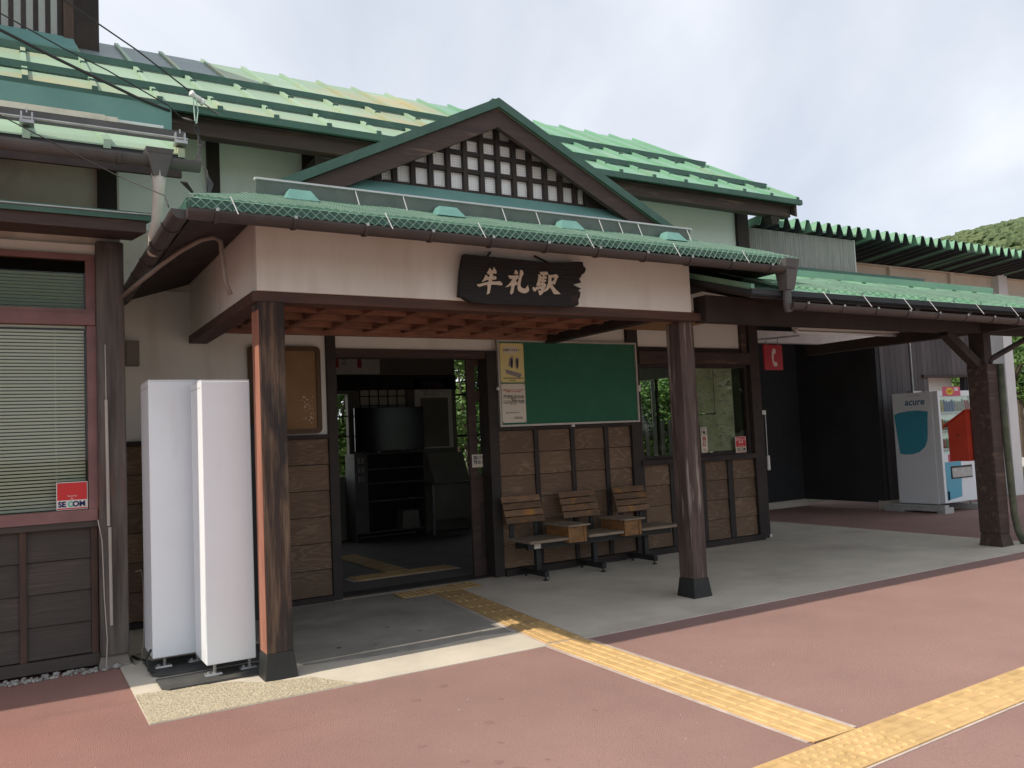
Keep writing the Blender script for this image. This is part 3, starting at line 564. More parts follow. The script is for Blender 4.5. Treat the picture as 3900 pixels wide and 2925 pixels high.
# ================================================================== LEFT WING
LW = E('ticket_office_wing', 'projecting left wing with mauve framed blind window and dark boarded base', 'building', (-0.8, 6.75, 0))
LZ = lambda y: 3.505 + 0.46*(y-5.87)
lro = O('roof', slope_box(MB(), -5.0, 1.02, 5.96, 7.12, -0.06, -0.012, LZ), M['gunder'], LW)
sx = [0.996-0.46*k for k in range(13)]
for k, x in enumerate(sx[1:]):
    O('roof_panel', slope_box(MB(), x+0.003, x+0.457, 5.950, 7.12, -0.011, 0.0, LZ), M['groof'], lro)
for x in sx:
    sm = MB(); slope_box(sm, x-0.022, x+0.022, 5.945, 7.12, 0.001, 0.036, LZ); sm.box(x-0.022, x+0.022, 5.938, 5.9445, LZ(5.95)-0.03, LZ(5.95)+0.03)
    O('seam', sm, M['groof'], lro)
O('snow_guard', MB().box(-5, 1.05, 6.09, 6.102, LZ(6.1)+0.06, LZ(6.1)+0.14), M['gutterg'], lro)
O('snow_guard', MB().box(-5, 1.02, 6.85, 6.875, LZ(6.86)+0.075, LZ(6.86)+0.095), M['snow'], lro)
O('snow_pipe', MB().tube([(-5, 6.0, LZ(6.0)+0.10), (1.05, 6.0, LZ(6.0)+0.10)], 0.009), M['galv'], lro)
for x in (0.996, 0.08-0.0):
    O('pipe_clamp', MB().box(x-0.04, x+0.04, 5.93, 6.03, LZ(6)+0.045, LZ(6)+0.065).box(x-0.035, x-0.025, 5.97, 6.01, LZ(6)+0.066, LZ(6)+0.13).box(x+0.025, x+0.035, 5.97, 6.01, LZ(6)+0.066, LZ(6)+0.13).box(x-0.004, x+0.004, 5.985, 5.995, LZ(6)+0.131, LZ(6)+0.16), M['galv'], lro)
box('flashing', (-5.0, 1.12, 7.10, 7.16, 4.09, 4.322), M['teal'], LW)
box('eave_board', (-5.0, 1.0, 5.97, 6.0, 3.38, 3.49), M['dwood'], LW)
def gutter(name, a, b, r, parent, mat, brk=None, seg=10, bmat=None, clip=None):
    a = Vector(a); b = Vector(b); d = (b-a).normalized(); sdv = d.cross(Vector((0, 0, 1))).normalized(); g = MB()
    for rr, flip in ((r, 0), (r-0.004, 1)):
        n0 = len(g.v)
        for p in (a, b):
            for j in range(seg+1):
                t = math.pi*j/seg; g.v.append(tuple(p + sdv*math.cos(t)*rr - Vector((0, 0, 1))*math.sin(t)*rr))
        for j in range(seg): g.f.append((n0+j, n0+j+1, n0+seg+2+j, n0+seg+1+j))
    k = seg+1
    g.f += [(0, k, 3*k, 2*k), (seg, k+seg, 3*k+seg, 2*k+seg)]
    g.f += [tuple(range(0, k)) , tuple(range(k, 2*k))]
    o = O(name, g, mat, parent, smooth=False)
    if brk:
        nb = max(2, int((b-a).length/brk)+1)
        for i in range(nb):
            p = a + (b-a)*((i+0.35)/nb); h = MB()
            pts = [p + sdv*math.cos(math.pi*j/8)*(r+0.006) - Vector((0, 0, 1))*math.sin(math.pi*j/8)*(r+0.006) for j in range(9)]
            for q0, q1 in zip(pts, pts[1:]): h.bar(q0, q1, 0.022, 0.004, up=(q0-p))
            O('gutter_bracket', h, bmat or mat, o)
            if clip:
                q = p + sdv*clip*(r+0.008); O('gutter_clip', MB().box(q.x-0.009, q.x+0.009, q.y-0.004, q.y+0.004, q.z-0.010, q.z+0.008), M['galv'], o)
    return o
lg = gutter('gutter', (-1.95, 5.71, 3.41), (1.07, 5.71, 3.405), 0.060, LW, M['gutterg'], 0.9)
O('downpipe', MB().tube([(0.815, 5.70, 3.33), (0.815, 5.71, 3.20), (0.805, 5.75, 3.0), (0.79, 5.78, 2.92), (0.80, 5.9, 2.82)], [0.05, 0.036, 0.034, 0.034, 0.034], 12), M['pipe'], LW, smooth=True)
O('rain_hopper', MB().frus(0.74, 0.89, 5.63, 5.77, 3.42, 0.73, 0.90, 5.62, 5.78, 3.45).frus(0.775, 0.855, 5.66, 5.74, 3.28, 0.74, 0.89, 5.63, 5.77, 3.418), M['gutterg'], LW)
box('upper_wall', (-5.0, 0.60, 6.78, 6.9, 3.05, 4.05), M['dirty'], LW)
box('side_wall', (0.60, 0.69, 6.80, 8.0, 0.05, 4.05), M['dirty'], LW)
box('upper_post', (0.54, 0.67, 6.74, 6.798, 3.14, 3.95), M['dwood'], LW)
PZ = lambda y: 3.10 + 0.16*(y-5.9)
pe = O('pent_roof', slope_box(MB(), -5.0, 0.80, 5.955, 6.78, -0.055, 0.0, PZ), M['gtrim'], LW)
O('pent_edge', MB().tube([(-5.0, 5.95, 3.085), (0.81, 5.95, 3.095)], 0.006, 6), M['galv'], pe)
O('pent_soffit', slope_box(MB(), -5.0, 0.77, 5.98, 6.77, -0.135, -0.057, PZ), M['bwood'], LW)
box('lintel_board', (-5.0, 0.52, 6.735, 6.779, 2.965, 3.04), M['cream'], LW)
box('corner_post', (0.515, 0.70, 6.66, 6.84, 0.085, 3.06), M['postc'], LW, bevel=0.012, label='thick grey weathered corner post beside the white cabinets')
O('footing_stone', MB().frus(0.50, 0.71, 6.66, 6.85, 0.0, 0.52, 0.69, 6.68, 6.83, 0.084), M['conduit'], LW)
O('conduit', MB().tube([(0.575, 6.655, 1.0), (0.57, 6.655, 1.9)], 0.011, 8).tube([(0.585, 6.655, 0.30), (0.582, 6.655, 0.99)], 0.011, 8).tube([(0.57, 6.655, 1.9), (0.568, 6.655, 2.3)], 0.004, 6), M['pipe'], LW)
O('thin_cord', MB().tube([(0.505, 6.64, 1.05), (0.53, 6.64, 0.9), (0.54, 6.64, 0.5), (0.555, 6.64, 0.2), (0.545, 6.63, 0.02)], 0.004, 6), M['pipe'], LW)
# window with blinds
lw = O('window', MB().box(-3.0, 0.51, 6.70, 6.78, 1.045, 1.125).box(-3.0, 0.51, 6.69, 6.78, 2.445, 2.53).box(-3.0, 0.512, 6.70, 6.78, 2.531, 2.56).box(-3.0, 0.51, 6.71, 6.78, 2.92, 2.964).box(0.455, 0.514, 6.71, 6.78, 1.126, 2.444).box(0.45, 0.513, 6.713, 6.78, 2.561, 2.919), M['winframe'], LW)
O('pane', MB().box(-3.0, 0.455, 6.738, 6.742, 1.125, 2.445), M['glass'], lw)
O('pane', MB().box(-3.0, 0.45, 6.738, 6.742, 2.56, 2.92), M['glassd'], lw)
box('room_back', (-3.0, 0.50, 6.95, 6.97, 1.0, 3.0), M['idark'], LW)
bl = O('blind', MB().box(-3.0, 0.445, 6.765, 6.80, 2.43, 2.444), M['blind'], LW)
slm = MB().hexa([(-1.75, -0.006, 0.0075), (1.75, -0.006, 0.0075), (1.75, -0.0052, 0.008), (-1.75, -0.0052, 0.008), (-1.75, 0.0052, -0.008), (1.75, 0.0052, -0.008), (1.75, 0.006, -0.0075), (-1.75, 0.006, -0.0075)])
sme = bpy.data.meshes.new('slat'); sme.from_pydata([tuple(v) for v in slm.v], [], slm.f); sme.materials.append(M['blind'])
for k in range(70):
    z = 1.142 + 0.0243*k
    if 2.42 < z < 2.57 or z > 2.91: continue
    o = bpy.data.objects.new('slat', sme); COL.objects.link(o); o.parent = bl; o.location = (-1.31, 6.79, z); o.rotation_euler = (random.uniform(-.03, .03), 0, random.uniform(-.0004, .0004))
O('blind_cord', MB().tube([(0.255, 6.775, 1.14), (0.255, 6.775, 2.42)], 0.0015, 5), M['blind'], bl)
# boarded base
box('base_wall', (-5.0, 0.52, 6.785, 6.9, 0.02, 1.045), M['dwood'], LW)
for (a, b) in ((-2.0, -1.47), (-1.43, -0.98), (-0.94, -0.46), (-0.42, 0.024), (0.068, 0.464)):
    for k in range(4):
        z = 0.115 + k*0.222
        O('board', MB().hexa([(a, 6.745, z+0.003), (b, 6.745, z+0.003), (b, 6.784, z+0.003), (a, 6.784, z+0.003), (a, 6.760, z+0.220), (b, 6.760, z+0.220), (b, 6.784, z+0.220), (a, 6.784, z+0.220)]), M['boardd'], LW)
for x in (-1.45, -0.96, -0.44, 0.046, 0.487): box('batten', (x-0.021, x+0.021, 6.733, 6.784, 0.11, 1.0), M['lbatten'], LW)
box('base_rail', (-5.0, 0.515, 6.715, 6.785, 1.0, 1.044), M['boardd'], LW); box('base_rail', (-5.0, 0.515, 6.72, 6.785, 0.03, 0.109), M['boardd'], LW)

# ================================================================== ENTRANCE PORCH
PO = E('entrance_porch', 'entrance porch with gabled green roof, cream fascia and coffered timber ceiling', 'porch', (3.37, 5.7, 0))
def post(x0, x1, y0, y1, z1, mat, side=None, lab=None):
    p = box('post', (x0, x1, y0, y1, 0.17, z1), mat, PO, bevel=0.008, label=lab)
    O('post_shoe', MB().frus(x0-0.022, x1+0.022, y0-0.022, y1+0.022, 0.006, x0-0.003, x1+0.003, y0-0.003, y1+0.003, 0.172), M['blackm'], p, bevel=0.003)
    if side: box('post_side', (x0-0.004, x0-0.0005, y0+0.006, y1-0.006, 0.175, 2.42), side, p)
    return p
post(1.395, 1.565, 5.56, 5.745, 2.476, M['postw'], M['sunside'], lab='scorched brown post with sunlit reddish left face')
post(5.165, 5.335, 5.665, 5.85, 2.476, M['postg'], None, lab='grey weathered post on black shoe')
box('front_beam', (1.36, 5.36, 5.57, 5.74, 2.475, 2.545), M['beam'], PO, bevel=0.005)
box('side_beam', (1.36, 1.52, 5.741, 7.94, 2.475, 2.545), M['beam'], PO, bevel=0.005)
box('side_beam', (5.18, 5.30, 5.741, 7.94, 2.546, 2.66), M['dwood'], PO, bevel=0.005)
box('back_beam', (1.521, 5.179, 7.86, 7.93, 2.575, 2.66), M['rwood'], PO)
fs = box('fascia', (1.385, 5.215, 5.55, 5.60, 2.546, 3.10), M['cream'], PO)
box('fascia_side', (1.385, 1.43, 5.601, 7.95, 2.546, 3.10), M['cream'], PO); box('fascia_side', (5.17, 5.214, 5.601, 7.95, 2.661, 3.10), M['cream'], PO)
ce = box('ceiling', (1.431, 5.169, 5.601, 7.95, 2.73, 2.745), M['rwood'], PO)
for i in range(9):
    x = 1.80 + i*0.405
    box('ceiling_beam', (x-0.022, x+0.022, 5.602, 7.859, 2.61, 2.728), M['rwood'], ce)
for j in range(5):
    y = 5.98 + j*0.41
    for i in range(10):
        xa = (1.822 + (i-1)*0.405) if i else 1.432; xb = min(1.778 + i*0.405, 5.168)
        if i == 9: xb = 5.168
        box('ceiling_beam', (xa+0.0005, xb-0.0005, y-0.022, y+0.022, 2.612, 2.728), M['rwood'], ce)
# lower skirt roof
XL, XR, YF, ZE, SL = 0.86, 5.88, 4.94, 2.945, 0.42
YG = 5.63; DD = YG-YF; ZG = ZE + SL*DD
ZS = lambda y: ZE + SL*(y-YF)
def skirt(p, nm):
    lo = [(x, y, z-0.05) for x, y, z in p]
    return O(nm, MB().slab(lo, (0, 0, 0.05)), M['gskirt'], PO)
rf = skirt([(XL, YF, ZE), (XR, YF, ZE), (XR-DD, YG, ZG), (XL+DD, YG, ZG)], 'front_roof')
skirt([(XL, YF, ZE), (XL+DD, YG, ZG), (XL+DD, 8.0, ZG), (XL, 8.0, ZE)], 'left_roof')
skirt([(XR, YF, ZE), (XR, 8.0, ZE), (XR-DD, 8.0, ZG), (XR-DD, YG, ZG)], 'right_roof')
box('eave_trim', (XL, XR, YF-0.012, YF, ZE-0.055, ZE-0.001), M['gtrim'], PO)
box('eave_trim', (XL-0.012, XL, YF, 8.0, ZE-0.085, ZE-0.001), M['gtrim'], PO); box('eave_trim', (XR, XR+0.012, YF, 8.0, ZE-0.085, ZE-0.001), M['gtrim'], PO)
for i in range(12):                                            # horizontal laps of the skirt
    t = i/12.0
    if i: O('roof_lap', MB().bar((XL+DD*t, YF+DD*t, ZE+SL*DD*t+0.004), (XR-DD*t, YF+DD*t, ZE+SL*DD*t+0.004), 0.012, 0.012), M['gskirt'], rf)
sf = MB(); sf.slab([(XL+0.03, YF+0.03, ZE-0.075), (XR-0.03, YF+0.03, ZE-0.09), (5.3, 5.56, ZE+0.07), (1.37, 5.56, ZE+0.07)], (0, 0, 0.012)); sf.slab([(XL+0.03, YF+0.03, ZE-0.09), (1.37, 5.56, ZE+0.07), (1.37, 7.95, ZE+0.07), (XL+0.03, 7.95, ZE-0.09)], (0, 0, 0.012)); sf.slab([(XR-0.03, YF+0.03, ZE-0.09), (XR-0.03, 7.95, ZE-0.09), (5.3, 7.95, ZE+0.07), (5.3, 5.56, ZE+0.07)], (0, 0, 0.012))
O('soffit', sf, M['dwood'], PO)
for i in range(10):
    x = 1.25 + i*0.45
    O('rafter', MB().bar((x, 4.97, ZE-0.085), (x, 5.54, ZE+0.085), 0.05, 0.05), M['dwood'], PO)
# gable
GX, GZ, GW = 3.345, 4.20, 1.80
gs = lambda x: GZ - 0.495*abs(x-GX)
for sgn, nm in ((-1, 'gable_roof'), (1, 'gable_roof')):
    xa, xb = GX, GX + sgn*GW
    gr_ = O(nm, MB().hexa([(xa, 5.63, gs(xa)-0.05), (xb, 5.63, gs(xb)-0.05), (xb, 8.9, gs(xb)-0.05), (xa, 8.9, gs(xa)-0.05), (xa, 5.63, gs(xa)), (xb, 5.63, gs(xb)), (xb, 8.9, gs(xb)), (xa, 8.9, gs(xa))]), M['groof'], PO)
    for k in range(1, 6):
        y = 5.9+k*0.45; O('seam', MB().bar((xa+sgn*0.05, y, gs(xa+sgn*.05)+0.02), (xb, y, gs(xb)+0.02), 0.045, 0.04), M['groof'], gr_)
    O('verge_trim', MB().hexa([(xa, 5.605, gs(xa)-0.06), (xb, 5.605, gs(xb)-0.06), (xb, 5.629, gs(xb)-0.06), (xa, 5.629, gs(xa)-0.06), (xa, 5.605, gs(xa)+0.012), (xb, 5.605, gs(xb)+0.012), (xb, 5.629, gs(xb)+0.012), (xa, 5.629, gs(xa)+0.012)]), M['gtrim'], PO)
    O('bargeboard', MB().hexa([(xa, 5.645, gs(xa)-0.215), (xb, 5.645, gs(xb)-0.215), (xb, 5.69, gs(xb)-0.215), (xa, 5.69, gs(xa)-0.215), (xa, 5.645, gs(xa)-0.061), (xb, 5.645, gs(xb)-0.061), (xb, 5.69, gs(xb)-0.061), (xa, 5.69, gs(xa)-0.061)]), M['bwood'], PO)
O('ridge_cap', MB().box(GX-0.04, GX+0.04, 5.64, 8.9, GZ-0.02, GZ+0.012), M['gtrim'], PO)
O('gable_flashing', MB().hexa([(1.60, 5.56, ZS(5.56)+0.002), (5.09, 5.56, ZS(5.56)+0.002), (4.75, 5.80, 3.44), (1.95, 5.80, 3.44), (1.60, 5.555, ZS(5.56)+0.03), (5.09, 5.555, ZS(5.56)+0.03), (4.75, 5.785, 3.465), (1.95, 5.785, 3.465)]), M['teal'], PO)
gp = O('gable_panel', MB().slab([(2.40, 5.84, 3.44), (4.29, 5.84, 3.44), (4.29, 5.84, gs(4.29)-0.055), (GX, 5.84, GZ-0.055), (2.40, 5.84, gs(2.40)-0.055)], (0, 0.02, 0)), M['pegb'], PO)
lt = lambda x: GZ-0.066-0.495*abs(x-GX)
for i in range(13):
    x = 2.355 + i*0.1528
    if lt(x) > 3.5: box('lattice_bar', (x-0.019, x+0.019, 5.795, 5.834, 3.442, lt(x)), M['dwood'], gp)
for z in (3.475, 3.646, 3.793, 3.925, 4.055):
    hw = min((lt(GX)-z)/0.495, 0.93); box('lattice_bar', (GX-hw, GX+hw, 5.802, 5.832, z-0.017, z+0.017), M['dwood'], gp)
for (q0, q1) in ((1.72, 2.40), (4.29, 4.97)): O('gable_infill', MB().slab([(q0, 5.80, 3.30), (q1, 5.80, 3.30), (q1, 5.80, gs(q1)-0.06), (q0, 5.80, gs(q0)-0.06)], (0, 0.025, 0)), M['dwood'], PO)
# gutters, snow rail, net
pg = gutter('gutter', (XL-0.02, 4.895, 2.862), (XR-0.10, 4.895, 2.850), 0.056, PO, M['gutter'], 0.47, clip=1)
gutter('gutter', (XL-0.045, 7.9, 2.845), (XL-0.045, 4.90, 2.862), 0.055, PO, M['gutter'], 0.6)
O('rain_hopper', MB().frus(5.69, 5.78, 4.87, 4.96, 2.66, 5.65, 5.82, 4.83, 4.98, 2.92).tube([(5.735, 4.915, 2.66), (5.735, 4.92, 2.55), (5.76, 4.93, 2.48)], 0.036, 10), M['gutterg'], PO)
O('snow_rail', MB().hexa([(1.34, 5.345, ZS(5.33)+0.030), (5.04, 5.345, ZS(5.33)+0.030), (5.04, 5.351, ZS(5.33)+0.030), (1.34, 5.351, ZS(5.33)+0.030), (1.34, 5.32, ZS(5.33)+0.108), (5.04, 5.32, ZS(5.33)+0.108), (5.04, 5.326, ZS(5.33)+0.110), (1.34, 5.326, ZS(5.33)+0.110)]), pm('rail_plate', (0.17, 0.20, 0.185), (0.12, 0.15, 0.14), rough=0.5, scale=6), PO)
O('snow_rail_edge', MB().box(1.33, 5.05, 5.305, 5.345, ZS(5.33)+0.111, ZS(5.33)+0.123), M['snow'], PO)
pad_mat = pm('rail_pad_paint', (0.13, 0.29, 0.25), (0.10, 0.24, 0.21), rough=0.5, scale=8)
for x in (1.60, 2.665, 3.71, 4.765):
    rpd = O('rail_pad', MB().frus(x-0.115, x+0.115, 5.18, 5.33, ZS(5.25), x-0.07, x+0.07, 5.24, 5.315, ZS(5.3)+0.062), pad_mat, PO, bevel=0.004)
    O('pad_plate', MB().hexa([(x-0.04, 5.195, ZS(5.22)+0.022), (x+0.04, 5.195, ZS(5.22)+0.022), (x+0.04, 5.205, ZS(5.22)+0.02), (x-0.04, 5.205, ZS(5.22)+0.02), (x-0.04, 5.222, ZS(5.25)+0.045), (x+0.04, 5.222, ZS(5.25)+0.045), (x+0.04, 5.23, ZS(5.25)+0.045), (x-0.04, 5.23, ZS(5.25)+0.045)]), pad_mat, rpd)
# chain-link net over the skirt roof, hanging to the gutter
net = MB(); c = 0.058
def net_pt(a, t):                         # a along X, t: distance from upper edge down
    tot = 0.50
    if t <= tot:
        y = 5.34 - t*(5.34-4.90)/tot; return Vector((a, y, ZS(y)+0.022+0.004*math.sin(a*9)))
    u = t-tot; return Vector((a, 4.90-0.028*(u/0.1)+0.004*math.sin(a*13), ZS(4.90)+0.020-u))
hh = 0.029
for k in range(20):
    if (k+1)*hh > 0.585: break
    for i in range(int((XR+0.05-XL)/c)+1):
        x = XL + i*c + (k % 2)*c/2
        yy = max(net_pt(x, k*hh).y - YF, 0.0)
        if x < XL+yy or x > XR-yy: continue
        for sg in (-1, 1): net.bar(net_pt(x, k*hh), net_pt(x+sg*c/2, (k+1)*hh), 0.0036, 0.0036)
O('roof_net', net, M['wire'], PO, kind='stuff')
for x in (1.10, 2.05, 2.72, 3.62, 4.45, 5.20): O('cable_tie', MB().bar((x-0.02, 4.872, 2.955), (x+0.012, 4.832, 2.845), 0.006, 0.004), M['snow'], PO)
for x in (2.0, 2.35, 3.15, 3.45, 4.05, 4.25, 4.45, 4.99): O('cable_tie', MB().bar((x, 5.31, ZS(5.33)+0.112), (x+0.012, 5.27, ZS(5.27)+0.025), 0.005, 0.004), M['snow'], PO)
O('conduit', MB().tube([(0.68, 6.6, 2.646), (0.78, 6.3, 2.718), (0.88, 6.05, 2.79), (0.97, 5.88, 2.85), (1.07, 5.72, 2.895), (1.14, 5.64, 2.90), (1.175, 5.62, 2.87), (1.18, 5.62, 2.78), (1.20, 5.62, 2.60), (1.23, 5.62, 2.52)], 0.016, 8), M['conduit'], PO, smooth=True)

# name board hung on the fascia
OUT = [(2.895, 2.88), (3.083, 2.876), (3.36, 2.872), (3.643, 2.869), (3.794, 2.878), (3.942, 2.896), (3.978, 2.894), (3.982, 2.862), (3.999, 2.851), (4.005, 2.831), (3.989, 2.806), (3.96, 2.787), (3.951, 2.769), (3.934, 2.753), (3.952, 2.725), (3.87, 2.702), (3.946, 2.675), (3.92, 2.657), (3.94, 2.643), (3.932, 2.608), (3.915, 2.581), (3.917, 2.552), (3.909, 2.537), (3.88, 2.526), (3.603, 2.519), (3.277, 2.516), (3.041, 2.514), (2.935, 2.525), (2.891, 2.542), (2.874, 2.555), (2.839, 2.559), (2.847, 2.628), (2.861, 2.736), (2.877, 2.812)]
KMU = [(3.103, 2.787), (3.113, 2.78), (3.117, 2.771), (3.133, 2.773), (3.135, 2.791), (3.139, 2.795), (3.148, 2.783), (3.157, 2.769), (3.161, 2.758), (3.158, 2.748), (3.151, 2.745), (3.143, 2.748), (3.138, 2.751), (3.129, 2.75), (3.129, 2.74), (3.127, 2.723), (3.146, 2.727), (3.154, 2.721), (3.159, 2.712), (3.153, 2.702), (3.134, 2.699), (3.119, 2.698), (3.114, 2.684), (3.151, 2.686), (3.186, 2.69), (3.199, 2.682), (3.208, 2.671), (3.204, 2.66), (3.187, 2.659), (3.162, 2.662), (3.108, 2.66), (3.104, 2.642), (3.098, 2.617), (3.092, 2.594), (3.083, 2.588), (3.075, 2.585), (3.069, 2.58), (3.071, 2.598), (3.077, 2.628), (3.078, 2.655), (3.051, 2.652), (3.026, 2.643), (3.01, 2.637), (3.001, 2.639), (2.993, 2.645), (2.987, 2.656), (3.007, 2.658), (3.041, 2.668), (3.066, 2.675), (3.086, 2.679), (3.09, 2.696), (3.082, 2.696), (3.067, 2.69), (3.047, 2.681), (3.029, 2.676), (3.039, 2.689), (3.052, 2.707), (3.058, 2.72), (3.065, 2.732), (3.074, 2.728), (3.081, 2.718), (3.096, 2.717), (3.1, 2.738), (3.086, 2.738), (3.078, 2.744), (3.081, 2.754), (3.092, 2.77)]
KREI1 = [(3.326, 2.786), (3.337, 2.783), (3.347, 2.775), (3.352, 2.765), (3.351, 2.754), (3.339, 2.753), (3.327, 2.754), (3.31, 2.754), (3.32, 2.762), (3.324, 2.774)]
KREI2 = [(3.269, 2.742), (3.282, 2.738), (3.311, 2.74), (3.345, 2.746), (3.354, 2.739), (3.355, 2.73), (3.349, 2.72), (3.338, 2.714), (3.329, 2.704), (3.331, 2.696), (3.341, 2.69), (3.347, 2.691), (3.353, 2.706), (3.358, 2.728), (3.365, 2.753), (3.37, 2.774), (3.371, 2.786), (3.38, 2.789), (3.389, 2.787), (3.397, 2.777), (3.401, 2.765), (3.399, 2.755), (3.39, 2.744), (3.384, 2.734), (3.378, 2.715), (3.371, 2.691), (3.368, 2.67), (3.369, 2.659), (3.378, 2.652), (3.391, 2.646), (3.41, 2.644), (3.421, 2.655), (3.431, 2.669), (3.437, 2.675), (3.437, 2.665), (3.442, 2.651), (3.445, 2.637), (3.441, 2.626), (3.426, 2.615), (3.407, 2.608), (3.386, 2.61), (3.362, 2.617), (3.349, 2.626), (3.343, 2.639), (3.342, 2.659), (3.343, 2.682), (3.336, 2.671), (3.324, 2.664), (3.314, 2.664), (3.31, 2.643), (3.304, 2.618), (3.295, 2.602), (3.284, 2.594), (3.275, 2.601), (3.273, 2.613), (3.28, 2.631), (3.286, 2.653), (3.286, 2.664), (3.273, 2.657), (3.255, 2.65), (3.231, 2.648), (3.249, 2.659), (3.274, 2.681), (3.292, 2.701), (3.299, 2.714), (3.281, 2.713), (3.271, 2.723), (3.265, 2.736)]
KEKI1 = [(3.552, 2.785), (3.586, 2.788), (3.615, 2.791), (3.625, 2.787), (3.63, 2.779), (3.626, 2.766), (3.617, 2.764), (3.597, 2.763), (3.595, 2.753), (3.61, 2.753), (3.616, 2.746), (3.613, 2.735), (3.591, 2.734), (3.587, 2.727), (3.6, 2.728), (3.607, 2.721), (3.606, 2.711), (3.598, 2.708), (3.583, 2.708), (3.581, 2.703), (3.592, 2.698), (3.601, 2.689), (3.606, 2.679), (3.599, 2.668), (3.591, 2.655), (3.587, 2.645), (3.598, 2.654), (3.61, 2.668), (3.619, 2.685), (3.626, 2.705), (3.631, 2.735), (3.632, 2.761), (3.639, 2.769), (3.652, 2.766), (3.67, 2.768), (3.69, 2.774), (3.705, 2.775), (3.718, 2.769), (3.727, 2.76), (3.722, 2.748), (3.713, 2.741), (3.706, 2.725), (3.696, 2.705), (3.693, 2.699), (3.689, 2.693), (3.661, 2.695), (3.67, 2.681), (3.685, 2.663), (3.706, 2.644), (3.725, 2.631), (3.738, 2.619), (3.704, 2.616), (3.683, 2.616), (3.673, 2.623), (3.66, 2.645), (3.644, 2.669), (3.631, 2.657), (3.619, 2.644), (3.6, 2.633), (3.578, 2.625), (3.566, 2.611), (3.548, 2.599), (3.541, 2.6), (3.536, 2.616), (3.529, 2.638), (3.542, 2.636), (3.551, 2.636), (3.559, 2.653), (3.55, 2.649), (3.543, 2.652), (3.538, 2.652), (3.534, 2.645), (3.526, 2.641), (3.518, 2.647), (3.514, 2.649), (3.514, 2.638), (3.499, 2.626), (3.487, 2.634), (3.479, 2.646), (3.48, 2.66), (3.492, 2.661), (3.501, 2.656), (3.511, 2.655), (3.512, 2.666), (3.524, 2.666), (3.534, 2.664), (3.537, 2.669), (3.554, 2.675), (3.566, 2.674), (3.57, 2.681), (3.557, 2.68), (3.544, 2.674), (3.529, 2.671), (3.518, 2.676), (3.517, 2.684), (3.524, 2.698), (3.532, 2.718), (3.539, 2.746), (3.537, 2.763), (3.554, 2.765), (3.561, 2.755), (3.567, 2.747), (3.579, 2.749), (3.583, 2.761), (3.568, 2.762), (3.559, 2.769)]
KH = [[(3.661, 2.746), (3.689, 2.748), (3.683, 2.732), (3.676, 2.719), (3.656, 2.719)], [(3.563, 2.732), (3.575, 2.733), (3.573, 2.726), (3.561, 2.726)], [(3.556, 2.712), (3.566, 2.709), (3.563, 2.698), (3.55, 2.699)]]
NB = O('station_name_board', MB().poly_xz([OUT], 5.455, 5.505), M['signb'], None, 'charred black wooden name board with pale carved characters on the cream fascia', 'sign')
for p in ([KMU], [KREI1], [KREI2], [KEKI1] + KH): O('character', MB().poly_xz(p, 5.447, 5.4545), M['letter'], NB)
O('hanger', MB().tube([(3.10, 5.48, 2.875), (3.16, 5.53, 2.93)], 0.008, 6).tube([(3.66, 5.48, 2.87), (3.56, 5.53, 2.93)], 0.008, 6).tube([(2.93, 5.50, 2.53), (2.93, 5.552, 2.55)], 0.006, 6), M['blackm'], NB)

# ================================================================== SIDE CANOPY (right)
CA = E('side_canopy', 'low green canopy on a timber post to the right of the porch', 'canopy', (9.74, 5.58, 0))
CZ = lambda y: 2.67 + 0.318*(y-4.98)
CX0, CX1 = 5.36, 12.4
cr = O('roof', slope_box(MB(), CX0, CX1, 4.98, 7.94, -0.06, -0.012, CZ), M['gunder'], CA)
k = 0; x = CX0
while x < CX1-0.1:
    ya = 4.965
    O('roof_panel', slope_box(MB(), x+0.003, min(x+0.477, CX1), ya, 7.94, -0.011, 0.0, CZ), M['gskirt'], cr)
    O('seam', slope_box(MB(), x-0.02, x+0.02, 4.95, 7.94, 0.001, 0.04, CZ), M['gskirt'], cr)
    x += 0.48
O('snow_guard', MB().box(5.9, CX1-0.4, 6.62, 6.632, CZ(6.63)+0.045, CZ(6.63)+0.12).box(5.9, CX1-0.4, 6.633, 6.68, CZ(6.63)+0.11, CZ(6.63)+0.12), M['gclean'], cr)
box('top_flashing', (8.62, CX1, 7.90, 7.95, CZ(7.9)+0.0, CZ(7.9)+0.11), M['gtrim'], CA)
box('eave_trim', (CX0, CX1, 4.962, 4.98, CZ(4.98)-0.05, CZ(4.98)-0.002), M['gunder'], CA)
gutter('gutter', (5.74, 4.90, 2.545), (CX1, 4.90, 2.500), 0.058, CA, M['gutter'], 0.5, clip=1)
box('front_beam', (5.345, CX1-0.2, 5.50, 5.66, 2.465, 2.70), M['dwood'], CA, bevel=0.005)
O('cross_beam', MB().box(9.66, 9.81, 4.97, 8.0, 2.47, 2.60), M['dwood'], CA)
O('soffit', slope_box(MB(), CX0+0.02, CX1-0.05, 5.0, 7.93, -0.085, -0.062, CZ), M['dwood'], CA)
for i in range(9):
    x = 5.9 + i*0.9; O('rafter', slope_box(MB(), x-0.03, x+0.03, 5.0, 7.93, -0.16, -0.086, CZ), M['dwood'], CA)
O('soffit_panel', MB().slab([(5.36, 6.2, 2.735), (7.0, 6.9, 2.735), (7.0, 7.9, 2.735), (5.36, 7.9, 2.735)], (0, 0, 0.012)), pm('pale_plywood', (0.40, 0.24, 0.12), (0.32, 0.18, 0.09), scale=3, stretch=(1, 5, 5)), CA)
cp_ = box('post', (9.66, 9.81, 5.49, 5.665, 2.10, 2.466), M['dwood'], CA)
O('post_casing', MB().box(9.635, 9.835, 5.455, 5.70, 0.15, 2.105), M['bwood'], cp_, bevel=0.012)
